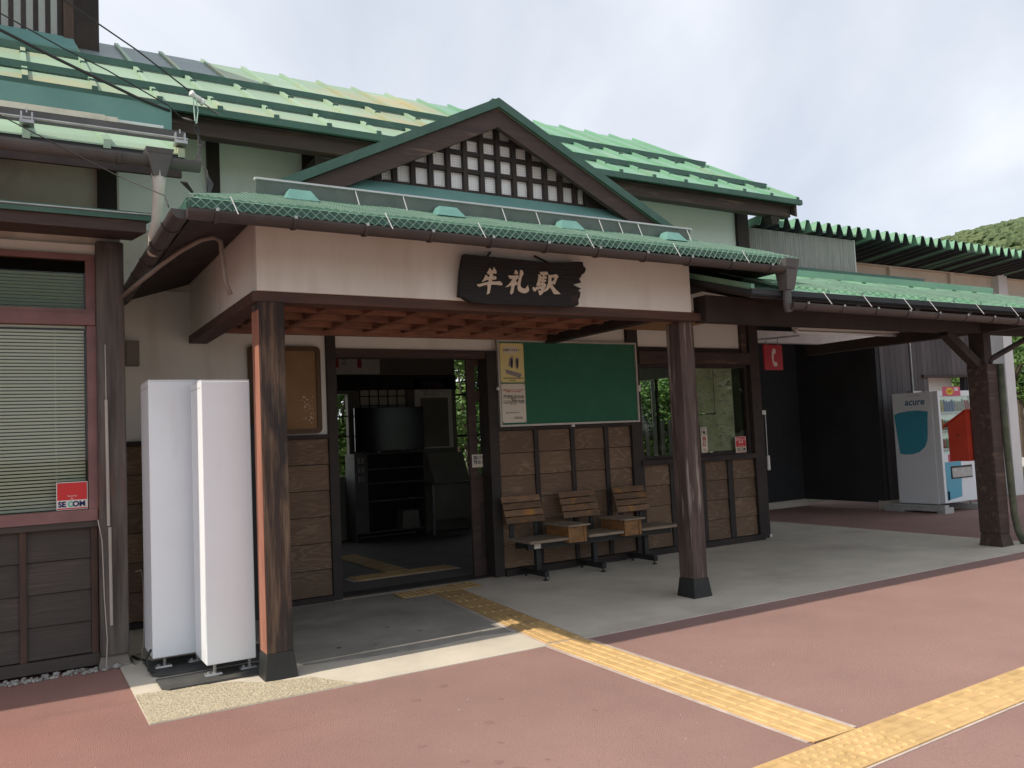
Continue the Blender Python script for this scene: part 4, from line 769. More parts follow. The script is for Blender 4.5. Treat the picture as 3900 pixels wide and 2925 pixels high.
O('post_shoe', MB().frus(9.63, 9.86, 5.44, 5.71, 0.006, 9.645, 9.825, 5.465, 5.69, 0.149), M['bwood'], cp_)
O('brace', MB().bar((9.64, 5.58, 2.10), (9.05, 5.58, 2.47), 0.10, 0.10), M['dwood'], CA)
O('brace', MB().tube([(9.76, 5.50, 2.11), (9.80, 5.50, 2.16), (10.55, 5.50, 2.40), (10.75, 5.50, 2.47)], 0.035, 8), M['dwood'], CA)
O('downpipe', MB().tube([(9.875, 5.44, 2.1), (9.875, 5.44, 1.2), (9.90, 5.43, 0.35), (9.95, 5.43, 0.16), (10.03, 5.42, 0.02)], 0.038, 10), M['moss'], CA, smooth=True)
for x in (6.2, 6.75, 7.35, 7.75, 8.55, 9.2): O('cable_tie', MB().bar((x-0.015, 4.90, 2.665), (x+0.012, 4.835, 2.545), 0.006, 0.004), M['snow'], CA)
net2 = MB(); c2_ = 0.055
for k in range(26):
    for i in range(int((CX1-5.6)/c2_)):
        x = 5.6 + i*c2_ + (k % 2)*c2_/2
        for sg in (-1, 1):
            ya, yb = 4.94 + k*0.045, 4.94 + (k+1)*0.045
            f = lambda xx, yy: Vector((xx, yy, CZ(yy) + 0.052 + 0.014*math.sin(xx*5.3+yy*4) + 0.010*math.sin(xx*11.7)))
            net2.bar(f(x, ya), f(x+sg*c2_/2, yb), 0.0032, 0.0032)
O('roof_net', net2, M['wire'], CA, kind='stuff')

# fluorescent fitting, pale beam and phone sign under the canopy
FL = E('fluorescent_fitting', 'long pale fluorescent tube fitting under the side canopy', 'light', (8.85, 6.6, 2.55))
box('housing', (7.80, 9.90, 6.55, 6.65, 2.60, 2.66), M['whitem'], FL); O('tube', MB().tube([(7.82, 6.60, 2.572), (9.88, 6.60, 2.572)], 0.015, 10), M['white'], FL, smooth=True)
O('socket', MB().box(7.79, 7.82, 6.58, 6.62, 2.555, 2.60).box(9.88, 9.91, 6.58, 6.62, 2.555, 2.60), M['whitem'], FL); O('hanger', MB().box(8.80, 8.84, 6.58, 6.62, 2.661, 2.96), M['dwood'], FL)
PS = O('phone_sign', MB().box(9.13, 9.50, 8.30, 8.325, 2.29, 2.65), M['phonered'], None, 'square red hanging sign with white telephone handset', 'sign')
hs = [(9.33, 2.60), (9.36, 2.58), (9.362, 2.53), (9.335, 2.525), (9.315, 2.50), (9.31, 2.42), (9.33, 2.40), (9.365, 2.41), (9.385, 2.36), (9.35, 2.335), (9.31, 2.345), (9.285, 2.40), (9.275, 2.48), (9.285, 2.56), (9.31, 2.595)]
O('handset', MB().poly_xz([hs], 8.294, 8.2995), M['pinkw'], PS)
O('sign_hook', MB().tube([(9.20, 8.31, 2.65), (9.20, 8.31, 2.72)], 0.006, 6).tube([(9.43, 8.31, 2.65), (9.43, 8.31, 2.76)], 0.006, 6).tube([(8.60, 8.31, 2.68), (9.9, 8.31, 2.80)], 0.012, 6), M['galv'], PS)
GP = E('sliding_gate_end', 'folded dark gate leaf with pale latch at the corner of the station wall', 'gate', (8.74, 8.1, 0.006))
box('leaf', (8.68, 8.76, 8.05, 8.12, 0.012, 1.66), M['dwood'], GP); O('latch_cap', MB().box(8.665, 8.80, 8.03, 8.045, 1.655, 1.715), M['whitem'], GP, bevel=0.01)
O('rod', MB().tube([(8.785, 8.04, 1.1), (8.79, 8.04, 1.655)], 0.006, 6), M['whitem'], GP); O('handle', MB().box(8.765, 8.81, 8.02, 8.05, 0.90, 1.10), M['whitem'], GP, bevel=0.01)
box('foot', (8.68, 8.73, 8.00, 8.04, 0.012, 0.05), M['whitem'], GP)

# ================================================================== DARK SHED AND PLATFORM ROOF
SH = E('dark_shed', 'charcoal vertical boarded shed behind the drinks machine', 'building', (13.5, 10.0, 0))
box('back_wall', (10.9, 12.6, 10.70, 10.85, 0.12, 3.6), M['sheddark'], SH); box('plinth', (10.9, 12.65, 10.66, 10.86, 0.0, 0.12), M['concrete'], SH)
box('side_wall', (12.60, 12.72, 9.02, 10.85, 0.12, 3.6), M['sheddark'], SH); box('plinth', (12.58, 16.3, 8.98, 9.14, 0.0, 0.15), M['concrete'], SH)
box('front_wall', (12.721, 13.95, 9.045, 9.14, 0.15, 3.6), M['sheddark'], SH); box('front_wall', (13.95, 15.2, 9.045, 9.14, 2.28, 3.6), M['sheddark'], SH); box('front_wall', (15.2, 16.3, 9.045, 9.14, 0.15, 3.6), M['sheddark'], SH)
for i in range(24):
    x = 12.70 + i*0.15
    if 13.9 <= x < 15.15: b = (x, x+0.143, 9.02, 9.044, 2.28, 3.6)
    else: b = (x, x+0.143, 9.02, 9.044, 0.16, 3.6)
    box('board', b, M['shedb'], SH)
box('recess', (13.95, 15.2, 9.30, 9.34, 0.15, 2.28), M['cream'], SH); box('recess_sill', (13.86, 15.25, 8.98, 9.10, 2.235, 2.279), M['bwood'], SH)
O('conduit', MB().tube([(13.55, 9.0, 1.98), (13.55, 9.0, 3.2)], 0.018, 8).box(13.43, 13.67, 8.92, 9.01, 1.945, 1.99), M['galv'], SH)
box('shed_roof', (8.7, 16.3, 9.0, 11.6, 3.605, 3.66), M['dwood'], SH)
box('pale_beam', (9.2, 12.58, 8.98, 9.1, 2.78, 2.96), M['whitem'], SH)

PL = E('platform_canopy', 'folded metal platform roof with green saw-tooth edge on beige steel girder', 'canopy', (16.2, 8.85, 0))
ZT = lambda y: 4.235 - 0.092*(y-7.85)
px0, n_, pit = 8.66, 60, 0.223
zg = MB(); zb = []
for i in range(n_):
    x = px0 + i*pit
    prof = [(x, 0.0), (x+0.055, 0.0), (x+0.105, 0.145), (x+0.165, 0.145), (x+pit, 0.0)]
    for (xa, za), (xb, zb_) in zip(prof, prof[1:]):
        zg.quad((xa, 7.85, ZT(7.85)+za), (xb, 7.85, ZT(7.85)+zb_), (xb, 13.4, ZT(13.4)+zb_), (xa, 13.4, ZT(13.4)+za))
pr_ = O('folded_roof', zg, M['gclean'], PL)
md = pr_.modifiers.new('thick', 'SOLIDIFY'); md.thickness = 0.006
zu = MB()
for i in range(n_):                                            # dark underside sheet
    x = px0 + i*pit
    prof = [(x, 0.0), (x+0.055, 0.0), (x+0.105, 0.145), (x+0.165, 0.145), (x+pit, 0.0)]
    for (xa, za), (xb, zb_) in zip(prof, prof[1:]):
        zu.quad((xa, 7.852, ZT(7.85)+za-0.010), (xb, 7.852, ZT(7.85)+zb_-0.010), (xb, 13.4, ZT(13.4)+zb_-0.010), (xa, 13.4, ZT(13.4)+za-0.010))
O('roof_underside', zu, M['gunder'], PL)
for i in range(2, n_, 3): O('roof_bolt', MB().tube([(px0+i*pit+0.135, 7.95, ZT(7.95)+0.14), (px0+i*pit+0.135, 7.95, ZT(7.95)+0.185)], 0.005, 6), M['galv'], pr_)
gd = O('girder', MB().box(10.9, 22.0, 8.86, 8.875, 3.82, 4.11).box(10.9, 22.0, 8.79, 8.95, 4.111, 4.128).box(10.9, 22.0, 8.79, 8.95, 3.80, 3.819), M['steel'], PL)
for x in (12.85, 14.6): box('stiffener', (x, x+0.10, 8.80, 8.859, 3.82, 4.11), M['steel'], gd)
for i in range(4):
    for j in range(2): O('rivet', MB().ico((15.35+j*0.07, 8.858, 3.87+i*0.065), (0.011, 0.006, 0.011), 1), M['steel'], gd)
O('column', MB().box(16.02, 16.32, 8.73, 8.76, 0.0, 4.3).box(16.02, 16.05, 8.761, 9.0, 0.0, 4.3).box(15.72, 16.02, 8.98, 9.01, 0.0, 4.11), M['column'], PL)
cw = MB(); nx = 480
for i in range(nx):
    x = 8.605 + i*2.19/nx; xb = 8.605 + (i+1)*2.19/nx
    f = lambda q: 7.97 + 0.007*math.sin(q*2*math.pi/0.0365)
    cw.quad((x, f(x), 3.55), (xb, f(xb), 3.55), (xb, f(xb), ZT(8)-0.011), (x, f(x), ZT(8)-0.011))
O('corrugated_wall', cw, M['corr'], PL, smooth=True); box('corrugated_edge', (10.795, 10.82, 7.95, 7.99, 3.55, ZT(8)-0.011), M['offw'], PL)

# ================================================================== THINGS IN THE PORCH
def cabinet(x0, x1, y0, y1, z0, z1, lab, px_, foot):
    c = E('white_cabinet', lab, 'cabinet', ((x0+x1)/2, (y0+y1)/2, 0.006), 'tall white sign cabinets beside the porch post')
    b = box('body', (x0, x1, y0, y1, z0, z1), M['white'], c, bevel=0.006)
    box('cap', (x0+0.002, x1-0.002, y0+0.002, y1-0.002, z1+0.0005, z1+0.008), M['white'], b)
    box('side_seam', (x0-0.0015, x0-0.0005, y0+0.01, y1-0.01, z1-0.045, z1-0.041), M['offw'], b)
    O('base_plate', MB().slab([(px_[0]+0.04, px_[2], 0.0095), (px_[1], px_[2], 0.0095), (px_[1], px_[3], 0.0095), (px_[0], px_[3], 0.0095), (px_[0], px_[2]+0.06, 0.0095)], (0, 0, 0.012)), M['plate'], c)
    for (fx, fy) in foot:
        f = O('foot', MB().frus(fx-0.055, fx+0.055, fy-0.03, fy+0.03, 0.022, fx-0.05, fx+0.05, fy-0.025, fy+0.025, 0.034).tube([(fx+0.01, fy, 0.034), (fx+0.01, fy, z0+0.001)], 0.012, 10), M['galv'], c)
        O('bolt', MB().tube([(fx-0.03, fy, 0.034), (fx-0.03, fy, 0.045)], 0.01, 6), M['galv'], f)
    return c
cabinet(1.071, 1.39, 5.84, 6.22, 0.10, 1.968, 'tall white cabinet touching the scorched porch post, nearest of the pair', (0.79, 1.62, 5.75, 6.05), ((1.125, 5.91), (1.355, 5.93)))
cabinet(0.803, 1.155, 6.285, 6.69, 0.10, 2.005, 'tall white cabinet set back towards the left wing, farther of the pair', (0.785, 1.62, 6.13, 6.60), ((0.88, 6.36), (1.10, 6.38)))
O('power_cable', MB().tube([(0.797, 6.32, 0.16), (0.765, 6.29, 0.11), (0.77, 6.25, 0.04), (0.83, 6.22, 0.012), (0.90, 6.30, 0.012), (0.84, 6.60, 0.012), (0.76, 6.75, 0.02), (0.74, 6.9, 0.012)], 0.008, 8), M['cable'], None, 'black power cable looping out of the farther white cabinet', 'cable', smooth=True)
O('grey_wire', MB().tube([(0.795, 6.66, 0.60), (0.775, 6.62, 0.67), (0.74, 6.62, 0.66)], 0.003, 6).tube([(0.795, 6.66, 0.60), (0.79, 6.60, 0.40), (0.775, 6.5, 0.2), (0.755, 6.5, 0.06), (0.73, 6.62, 0.012), (0.72, 6.85, 0.012), (0.80, 6.95, 0.012), (0.78, 6.6, 0.012)], 0.003, 6), M['conduit'], None, 'thin grey wire hanging on the side of the farther white cabinet', 'wire', smooth=True)
box('meter_box', (0.84, 0.945, 7.90, 7.987, 2.27, 2.49), M['conduit'], None, label='small grey junction box high on the stained wall', cat='box', bevel=0.004)
O('blue_folder', MB().slab([(1.86, 7.6, 1.80), (2.02, 7.6, 1.80), (2.02, 7.6, 2.02), (1.86, 7.6, 1.90)], (0, 0.012, 0)).box(1.86, 2.02, 7.6, 7.62, 1.72, 1.799), pm('blue_card', (0.12, 0.16, 0.32)), None, 'blue card standing behind the white cabinets', 'card')
O('card_shelf', MB().box(1.2, 2.1, 7.55, 7.93, 0.006, 1.718), M['sheddark'], None, 'dark stand behind the white cabinets', 'stand')

# bench ---------------------------------------------------------------
BE = E('waiting_bench', 'three-seat slatted wooden bench with two tray boxes on black steel legs', 'bench', (5.45, 7.55, 0.006))
for i, (a, b) in enumerate(((4.53, 5.02), (5.27, 5.74), (5.99, 6.58))):
    s_ = box('seat', (a, b, 7.36, 7.80, 0.395, 0.425), M['benchl'], BE, bevel=0.006)
    for k in range(1, 4): box('seat_gap', (a+0.01, b-0.01, 7.36+k*0.11-0.003, 7.36+k*0.11+0.003, 0.4253, 0.4262), M['dwood'], s_)
BS = ((4.47, 4.955), (5.205, 5.70), (5.955, 6.425))
for (a, b) in BS:
    bk = O('backrest', MB().bar((a+0.06, 7.80, 0.60), (b-0.04, 7.80, 0.60), 0.02, 0.02), M['blackm'], BE)
    for q in (a+0.10, b-0.08): O('back_support', MB().hexa([(q-0.025, 7.79, 0.40), (q+0.025, 7.79, 0.40), (q+0.025, 7.812, 0.40), (q-0.025, 7.812, 0.40), (q-0.025, 7.79, 0.56), (q+0.025, 7.79, 0.56), (q+0.025, 7.812, 0.56), (q-0.025, 7.812, 0.56)]).hexa([(q-0.025, 7.789, 0.561), (q+0.025, 7.789, 0.561), (q+0.025, 7.811, 0.561), (q-0.025, 7.811, 0.561), (q-0.025, 7.865, 0.86), (q+0.025, 7.865, 0.86), (q+0.025, 7.887, 0.86), (q-0.025, 7.887, 0.86)]), M['blackm'], bk)
    for k in range(4):
        z = 0.612 + k*0.073; y = 7.745 + k*0.027
        O('back_slat', MB().bar((a, y, z), (b, y, z), 0.022, 0.067, up=(0, 0.32, 1)), M['bench'], bk, bevel=0.004)
for (a, b) in ((5.0, 5.235), (5.745, 5.985)):
    t_ = box('tray_top', (a-0.02, b+0.03, 7.32, 7.80, 0.532, 0.552), M['benchl'], BE, bevel=0.004)
    O('tray_box', MB().box(a, b, 7.36, 7.78, 0.365, 0.531), M['bencho'], BE)
    O('tray_edge', MB().box(a, a+0.022, 7.352, 7.3595, 0.365, 0.53).box(b-0.035, b-0.010, 7.35, 7.3595, 0.365, 0.53), M['bencho'], t_)
box('seat_rail', (4.56, 6.50, 7.46, 7.52, 0.325, 0.394), M['blackm'], BE); box('seat_rail', (4.56, 6.50, 7.66, 7.72, 0.325, 0.394), M['blackm'], BE)
for (lx, fx) in ((4.70, 4.735), (5.44, 5.50), (6.16, 6.22)):
    lg_ = O('leg', MB().box(lx, lx+0.055, 7.53, 7.585, 0.10, 0.394), M['blackm'], BE)
    O('leg_foot', MB().box(lx, lx+0.05, 7.38, 7.86, 0.045, 0.099), M['blackm'], lg_)
    O('levelling_pad', MB().tube([(lx+0.025, 7.41, 0.006), (lx+0.025, 7.41, 0.045)], 0.008, 6).tube([(lx+0.025, 7.41, 0.006), (lx+0.025, 7.41, 0.014)], 0.03, 10).tube([(lx+0.025, 7.80, 0.006), (lx+0.025, 7.80, 0.045)], 0.012, 8), M['blackm'], lg_)
box('paper_tag', (4.63, 4.71, 7.452, 7.4595, 0.335, 0.385), M['paper'], BE)

# notice board and what hangs on it ------------------------------------
NO = E('notice_board', 'wide green felt notice board with pale metal frame on the boarded wall', 'notice board', (5.53, 7.93, 1.61))
box('felt', (4.575, 6.475, 7.925, 7.94, 1.64, 2.555), M['greenb'], NO)
O('frame', MB().box(4.553, 4.575, 7.905, 7.942, 1.618, 2.577).box(6.475, 6.497, 7.905, 7.942, 1.618, 2.577).box(4.5755, 6.4745, 7.905, 7.942, 1.618, 1.639).box(4.5755, 6.4745, 7.905, 7.942, 2.556, 2.577), M['alum'], NO)
O('fixing_clip', MB().box(6.498, 6.53, 7.90, 7.93, 1.985, 2.06).box(4.53, 4.552, 7.90, 7.93, 2.02, 2.05).box(5.50, 5.53, 7.90, 7.935, 1.59, 1.617), M['whitem'], NO)
YP = O('yellow_poster', MB().box(4.59, 4.895, 7.921, 7.9245, 2.105, 2.54), M['yellowp'], None, 'yellow poster with drawn platform scene at the top left of the green board', 'poster')
el = [(4.735+0.105*math.cos(t*math.pi/12), 2.465+0.042*math.sin(t*math.pi/12)) for t in range(24)]
O('speech_bubble', MB().poly_xz([el], 7.9195, 7.9208), M['paper'], YP)
text('poster_heading', 'お困りですか?', M['ink'], YP, 0.033, (4.735, 7.9185, 2.452), bold=0.0005)
O('drawing', MB().poly_xz([[(4.65, 2.25), (4.86, 2.20), (4.855, 2.18), (4.83, 2.155), (4.66, 2.205)]], 7.9195, 7.9208).poly_xz([[(4.69, 2.28), (4.71, 2.38), (4.75, 2.40), (4.76, 2.36), (4.75, 2.29)]], 7.9195, 7.9208).poly_xz([[(4.785, 2.27), (4.78, 2.36), (4.80, 2.385), (4.83, 2.37), (4.82, 2.27)]], 7.9195, 7.9208), M['gink'], YP)
O('drawing', MB().poly_xz([[(4.725, 2.265), (4.72, 2.33), (4.73, 2.37), (4.745, 2.37), (4.75, 2.33), (4.745, 2.265)]], 7.9185, 7.9194).poly_xz([[(4.80, 2.255), (4.795, 2.34), (4.80, 2.37), (4.815, 2.37), (4.82, 2.33), (4.812, 2.255)]], 7.9185, 7.9194).box(4.62, 4.88, 7.9185, 7.9194, 2.148, 2.156), M['ink'], YP)
text('poster_line', '鉄道の旅 駅員', M['ink'], YP, 0.014, (4.735, 7.9185, 2.122))
WP = O('white_notice', MB().box(4.59, 4.895, 7.921, 7.9245, 1.66, 2.09), M['paper'], None, 'white printed notice below the yellow poster on the green board', 'poster')
text('notice_heading', '駅構内でのスマートフォン等の\nご利用についてのお願い', M['rink'], WP, 0.0185, (4.742, 7.9195, 2.015), bold=0.0004)
text('notice_body', ' 当駅の待合室やホームでの、スマートフォ\nン等のご使用の際は、お客さま同士の接触\nや、ホームからの転落等のおそれがあり大変\n危険です。\n スマートフォンや携帯電話をお使いの際は\nゲームアプリ等をご利用の際は、周りのお客さ\nまの通行の妨げにならないようご注意をお\n願いします。', M['ink'], WP, 0.0138, (4.742, 7.9195, 1.955), bold=0.0002)
text('notice_foot', '皆様のご協力をお願いします', M['ink'], WP, 0.0138, (4.72, 7.9195, 1.765)); text('notice_foot', '平成30年7月20日\nしなの鉄道 牟礼駅長', M['ink'], WP, 0.0138, (4.79, 7.9195, 1.715))
for i, (x, z) in enumerate([(4.60, 2.53), (4.885, 2.53), (4.60, 2.115), (4.885, 2.115)]): O('pin', MB().ico((x, 7.919, z), (0.006, 0.004, 0.006), 1), M['blackm'], YP)
for i, (x, z) in enumerate([(4.60, 2.08), (4.885, 2.08), (4.60, 1.67), (4.885, 1.67)]): O('pin', MB().ico((x, 7.919, z), (0.006, 0.004, 0.006), 1), M['blackm'], WP)
def rrect(x0, x1, z0, z1, r, n=6):
    p = []
    for cx, cz, a in ((x1-r, z1-r, 0), (x0+r, z1-r, 90), (x0+r, z0+r, 180), (x1-r, z0+r, 270)):
        for k in range(n+1): t = R(a+90*k/n); p.append((cx+r*math.cos(t), cz+r*math.sin(t)))
    return p
CK = E('faded_map_board', 'faded brown board with rounded corners behind the scorched porch post', 'notice board', (2.23, 7.95, 1.62))
O('panel', MB().poly_xz([rrect(1.885, 2.575, 1.625, 2.47, 0.05)], 7.955, 7.985), M['cork'], CK)
O('rim', MB().poly_xz([rrect(1.885, 2.575, 1.625, 2.47, 0.05), rrect(1.93, 2.53, 1.67, 2.425, 0.02)[::-1]], 7.938, 7.9545), M['corkf'], CK)
stn = MB()
for i in range(26):
    x = random.uniform(2.38, 2.5); z = random.uniform(1.72, 1.98); stn.box(x, x+random.uniform(.004, .014), 7.9535, 7.9548, z, z+random.uniform(.004, .012))
stn.bar((2.38, 7.954, 1.76), (2.44, 7.954, 1.79), 0.004, 0.001)
O('paint_flecks', stn, M['paper'], CK)

# stickers ------------------------------------------------------------
SC1 = O('security_sticker', MB().box(0.252, 0.449, 6.730, 6.7365, 1.13, 1.325), M['whitem'], None, 'red and white security sticker on the blind window', 'sticker')
O('red_field', MB().box(0.257, 0.444, 6.7285, 6.7298, 1.198, 1.320).box(0.257, 0.444, 6.7285, 6.7298, 1.1345, 1.1425), M['signred'], SC1)
text('lettering', 'Security\nby', M['pinkw'], SC1, 0.018, (0.35, 6.7275, 1.222))
text('lettering', 'SE', M['navy'], SC1, 0.052, (0.262, 6.7282, 1.152), align='LEFT', bold=0.0022, sx=0.98); text('lettering', 'C', M['mint'], SC1, 0.052, (0.322, 6.7282, 1.152), align='LEFT', bold=0.0022, sx=0.95); text('lettering', 'OM', M['navy'], SC1, 0.052, (0.352, 6.7280, 1.152), align='LEFT', bold=0.0022, sx=0.98)
NS = O('no_smoking_sticker', MB().box(7.565, 7.675, 8.012, 8.0185, 1.195, 1.52), M['paper'], None, 'tall narrow white no-smoking sticker on the right front window', 'sticker')
O('pictogram_frame', MB().box(7.578, 7.662, 8.0105, 8.0118, 1.50, 1.507).box(7.578, 7.662, 8.0105, 8.0118, 1.415, 1.422).box(7.578, 7.585, 8.0105, 8.0118, 1.4221, 1.4999).box(7.655, 7.662, 8.0105, 8.0118, 1.4221, 1.4999), M['bwood'], NS)
O('pictogram', MB().poly_xz([[(7.605, 1.435), (7.63, 1.432), (7.642, 1.45), (7.635, 1.465), (7.628, 1.49), (7.62, 1.488), (7.618, 1.468), (7.60, 1.462), (7.595, 1.47), (7.592, 1.463), (7.603, 1.45)]], 8.0105, 8.0118).bar((7.588, 8.0108, 1.497), (7.652, 8.0108, 1.425), 0.0008, 0.004), M['ink'], NS)
text('lettering', '禁\n煙', M['rink'], NS, 0.066, (7.62, 8.0105, 1.345), bold=0.0012); text('lettering', '駅長', M['rink'], NS, 0.016, (7.62, 8.0105, 1.232)); text('lettering', 'しなの鉄道', M['rink'], NS, 0.016, (7.62, 8.0105, 1.212))
SC2 = O('camera_sticker', MB().box(8.14, 8.33, 7.980, 7.9885, 1.165, 1.375), M['pinkw'], None, 'small red camera warning sticker at the corner of the right front window', 'sticker')
O('red_field', MB().box(8.147, 8.323, 7.9785, 7.9798, 1.242, 1.369).box(8.147, 8.323, 7.9785, 7.9798, 1.172, 1.178), M['signred'], SC2); O('white_field', MB().box(8.145, 8.325, 7.9785, 7.9798, 1.1785, 1.2415), M['paper'], SC2)
text('lettering', '防犯カメラ\n設 置', M['pinkw'], SC2, 0.036, (8.235, 7.9775, 1.325), bold=0.0006); text('lettering', 'SECOM', M['ink'], SC2, 0.058, (8.235, 7.9775, 1.190), bold=0.0012, sx=0.82); text('lettering', 'monitoring system', M['pinkw'], SC2, 0.013, (8.235, 7.9775, 1.255))
DN = O('door_notice', MB().box(4.30, 4.47, 8.122, 8.128, 1.19, 1.33), M['paper'], None, 'white paper notice taped to the sliding door edge', 'notice')
text('lettering', '開けたら\n閉めます', M['ink'], DN, 0.05, (4.312, 8.1205, 1.275), align='LEFT', bold=0.0008)
# papers inside the right front window
PP = E('window_papers', 'yellowed timetable sheets posted inside the right front window', 'poster', (7.88, 8.07, 1.2))
yp = pm('yellowed_sheet', (0.50, 0.50, 0.33), (0.36, 0.37, 0.22), scale=4, c3=(0.25, 0.26, 0.13), s3=3, lo3=0.5, hi3=0.75)
box('sheet', (7.52, 7.90, 8.068, 8.07, 1.20, 1.68), yp, PP); box('sheet', (7.90, 8.23, 8.071, 8.073, 1.20, 2.30), yp, PP); box('sheet', (7.52, 7.895, 8.074, 8.076, 1.70, 2.29), yp, PP)
tx = MB()
for i in range(170):
    x = random.uniform(7.54, 8.18); z = random.uniform(1.24, 2.26); l = random.uniform(0.015, 0.06); tx.box(x, min(x+l, 8.22), 8.0655, 8.0668, z, z+random.uniform(.006, .014))
O('print', tx, M['gink'], PP); tri = [(8.12, 2.06), (8.20, 2.06), (8.16, 2.13)]; tin = [(8.135, 2.068), (8.185, 2.068), (8.16, 2.112)]
O('warning_triangle', MB().poly_xz([tri, tin[::-1]], 8.064, 8.0652), M['ink'], PP)

# mailbox ---------------------------------------------------------------
MX = E('red_mailbox', 'red wooden mailbox with sloping lid fixed behind the canopy post', 'mailbox', (9.73, 5.83, 0.99))
O('body', MB().hexa([(9.55, 5.705, 0.985), (9.92, 5.705, 0.985), (9.92, 5.935, 0.985), (9.55, 5.935, 0.985), (9.55, 5.705, 1.565), (9.92, 5.705, 1.565), (9.92, 5.935, 1.415), (9.55, 5.935, 1.415)]), M['boxred'], MX)
O('lid', MB().hexa([(9.53, 5.702, 1.572), (9.94, 5.702, 1.572), (9.94, 5.99, 1.388), (9.53, 5.99, 1.388), (9.53, 5.702, 1.59), (9.94, 5.702, 1.59), (9.94, 5.99, 1.405), (9.53, 5.99, 1.405)]), M['boxred'], MX)
O('keyhole', MB().bar((9.548, 5.80, 1.29), (9.548, 5.835, 1.287), 0.004, 0.012), M['blackm'], MX)

# vending machine -----------------------------------------------------------
VM = E('vending_machine', 'white and blue drinks vending machine standing by the charcoal shed', 'vending machine', (13.05, 8.33, 0.0))
x0, x1, y0, y1, z0, z1 = 12.535, 13.55, 7.92, 8.72, 0.14, 1.93
O('body', MB().box(x0, x1, y0+0.10, y1, z0, z1), M['white'], VM, bevel=0.01)
dr = O('door', MB().box(x0+0.005, x0+0.06, y0, y0+0.098, z0+0.02, z1).box(x1-0.06, x1, y0, y0+0.098, z0+0.02, z1).box(x0+0.061, x1-0.061, y0, y0+0.098, z1-0.09, z1).box(x0+0.061, x1-0.061, y0, y0+0.098, z0+0.02, 0.93), M['white'], VM, bevel=0.006)
box('display_back', (x0+0.061, x1-0.061, y0+0.085, y0+0.098, 0.931, z1-0.091), M['vdark'], dr)
O('display_glass', MB().box(x0+0.061, x1-0.061, y0+0.012, y0+0.015, 0.931, z1-0.091), M['glass'], dr)
cols = [(0.12, 0.30, 0.12), (0.55, 0.50, 0.12), (0.10, 0.22, 0.45), (0.50, 0.20, 0.06), (0.45, 0.45, 0.40), (0.10, 0.30, 0.28), (0.40, 0.06, 0.05), (0.20, 0.14, 0.08)]
cm = [pm('drink_colour', c, tuple(v*0.7 for v in c), rough=0.4, scale=18) for c in cols]
for r_, (zs, hh_) in enumerate(((1.60, 0.20), (1.31, 0.17), (1.02, 0.16))):
    sf_ = O('display_shelf', MB().box(x0+0.061, x1-0.061, y0+0.02, y0+0.08, zs-0.055, zs-0.004), M['white'], dr)
    for i in range(12):
        xx = x0+0.10+i*0.072; h2 = hh_*random.uniform(0.8, 1.0)
        O('drink', MB().tube([(xx, y0+0.055, zs-0.003), (xx, y0+0.055, zs+h2*0.75), (xx, y0+0.055, zs+h2*0.85), (xx, y0+0.055, zs+h2)], [0.029, 0.029, 0.016, 0.014], 10), cm[(i//2+r_*3+random.randint(0, 1)) % 8], sf_)
        O('select_button', MB().box(xx-0.018, xx+0.018, y0+0.014, y0+0.0195, zs-0.042, zs-0.022), M['offw'], sf_)
O('price_label', MB().box(x0+0.14, x0+0.62, y0-0.004, y0-0.0005, z1-0.085, z1+0.065), M['pink'], dr); O('price_oval', MB().poly_xz([[(x0+0.33+0.10*math.cos(t*.2618), z1-0.01+0.055*math.sin(t*.2618)) for t in range(24)]], y0-0.0065, y0-0.0045), M['yel'], dr)
text('lettering', '100円', M['rink'], dr, 0.06, (x0+0.33, y0-0.0075, z1-0.03), bold=0.001); O('price_patch', MB().box(x0+0.46, x0+0.56, y0-0.006, y0-0.0045, z1-0.005, z1+0.05), M['pinkw'], dr)
O('blue_panel', MB().poly_xz([[(x0+0.065, 0.20), (x0+0.46, 0.24), (x0+0.50, 0.92), (x0+0.38, 0.92), (x0+0.36, 0.80), (x0+0.065, 0.80)]], y0-0.003, y0-0.0005), M['vblue2'], dr)
O('pink_panel', MB().box(x0+0.16, x0+0.36, y0-0.003, y0-0.0005, 0.80, 0.92), M['pink'], dr); text('lettering', 'acure', M['vtext'], dr, 0.12, (x0+0.58, y0-0.002, 0.83), align='LEFT', bold=0.002, shear=0.15)
O('dispense_slot', MB().box(x0+0.20, x0+0.78, y0-0.006, y0-0.0035, 0.53, 0.73), M['blackm'], dr); O('dispense_flap', MB().hexa([(x0+0.22, y0-0.02, 0.55), (x0+0.76, y0-0.02, 0.55), (x0+0.76, y0-0.007, 0.56), (x0+0.22, y0-0.007, 0.56), (x0+0.22, y0-0.012, 0.70), (x0+0.76, y0-0.012, 0.70), (x0+0.76, y0-0.007, 0.70), (x0+0.22, y0-0.007, 0.70)]), M['galv'], dr)
O('payment_panel', MB().box(x0+0.08, x0+0.13, y0-0.003, y0-0.0005, 0.20, 0.34), M['pinkw'], dr); text('lettering', '¥¥¥', M['offw'], dr, 0.04, (x0+0.16, y0-0.001, 0.96))
leaf = [(0, 1.60), (0.08, 1.635), (0.25, 1.655), (0.42, 1.66), (0.56, 1.64), (0.60, 1.635), (0.585, 1.5), (0.575, 1.30), (0.56, 1.18), (0.51, 1.07), (0.40, 0.985), (0.28, 0.955), (0.15, 0.95), (0.06, 0.965)]
vl = MB(); nn = len(leaf)
vl.v += [(x0-0.0012, y1-0.02-a, b-0.02) for a, b in leaf]; vl.f.append(tuple(range(nn)))
O('side_emblem', vl, M['vblue'], VM)
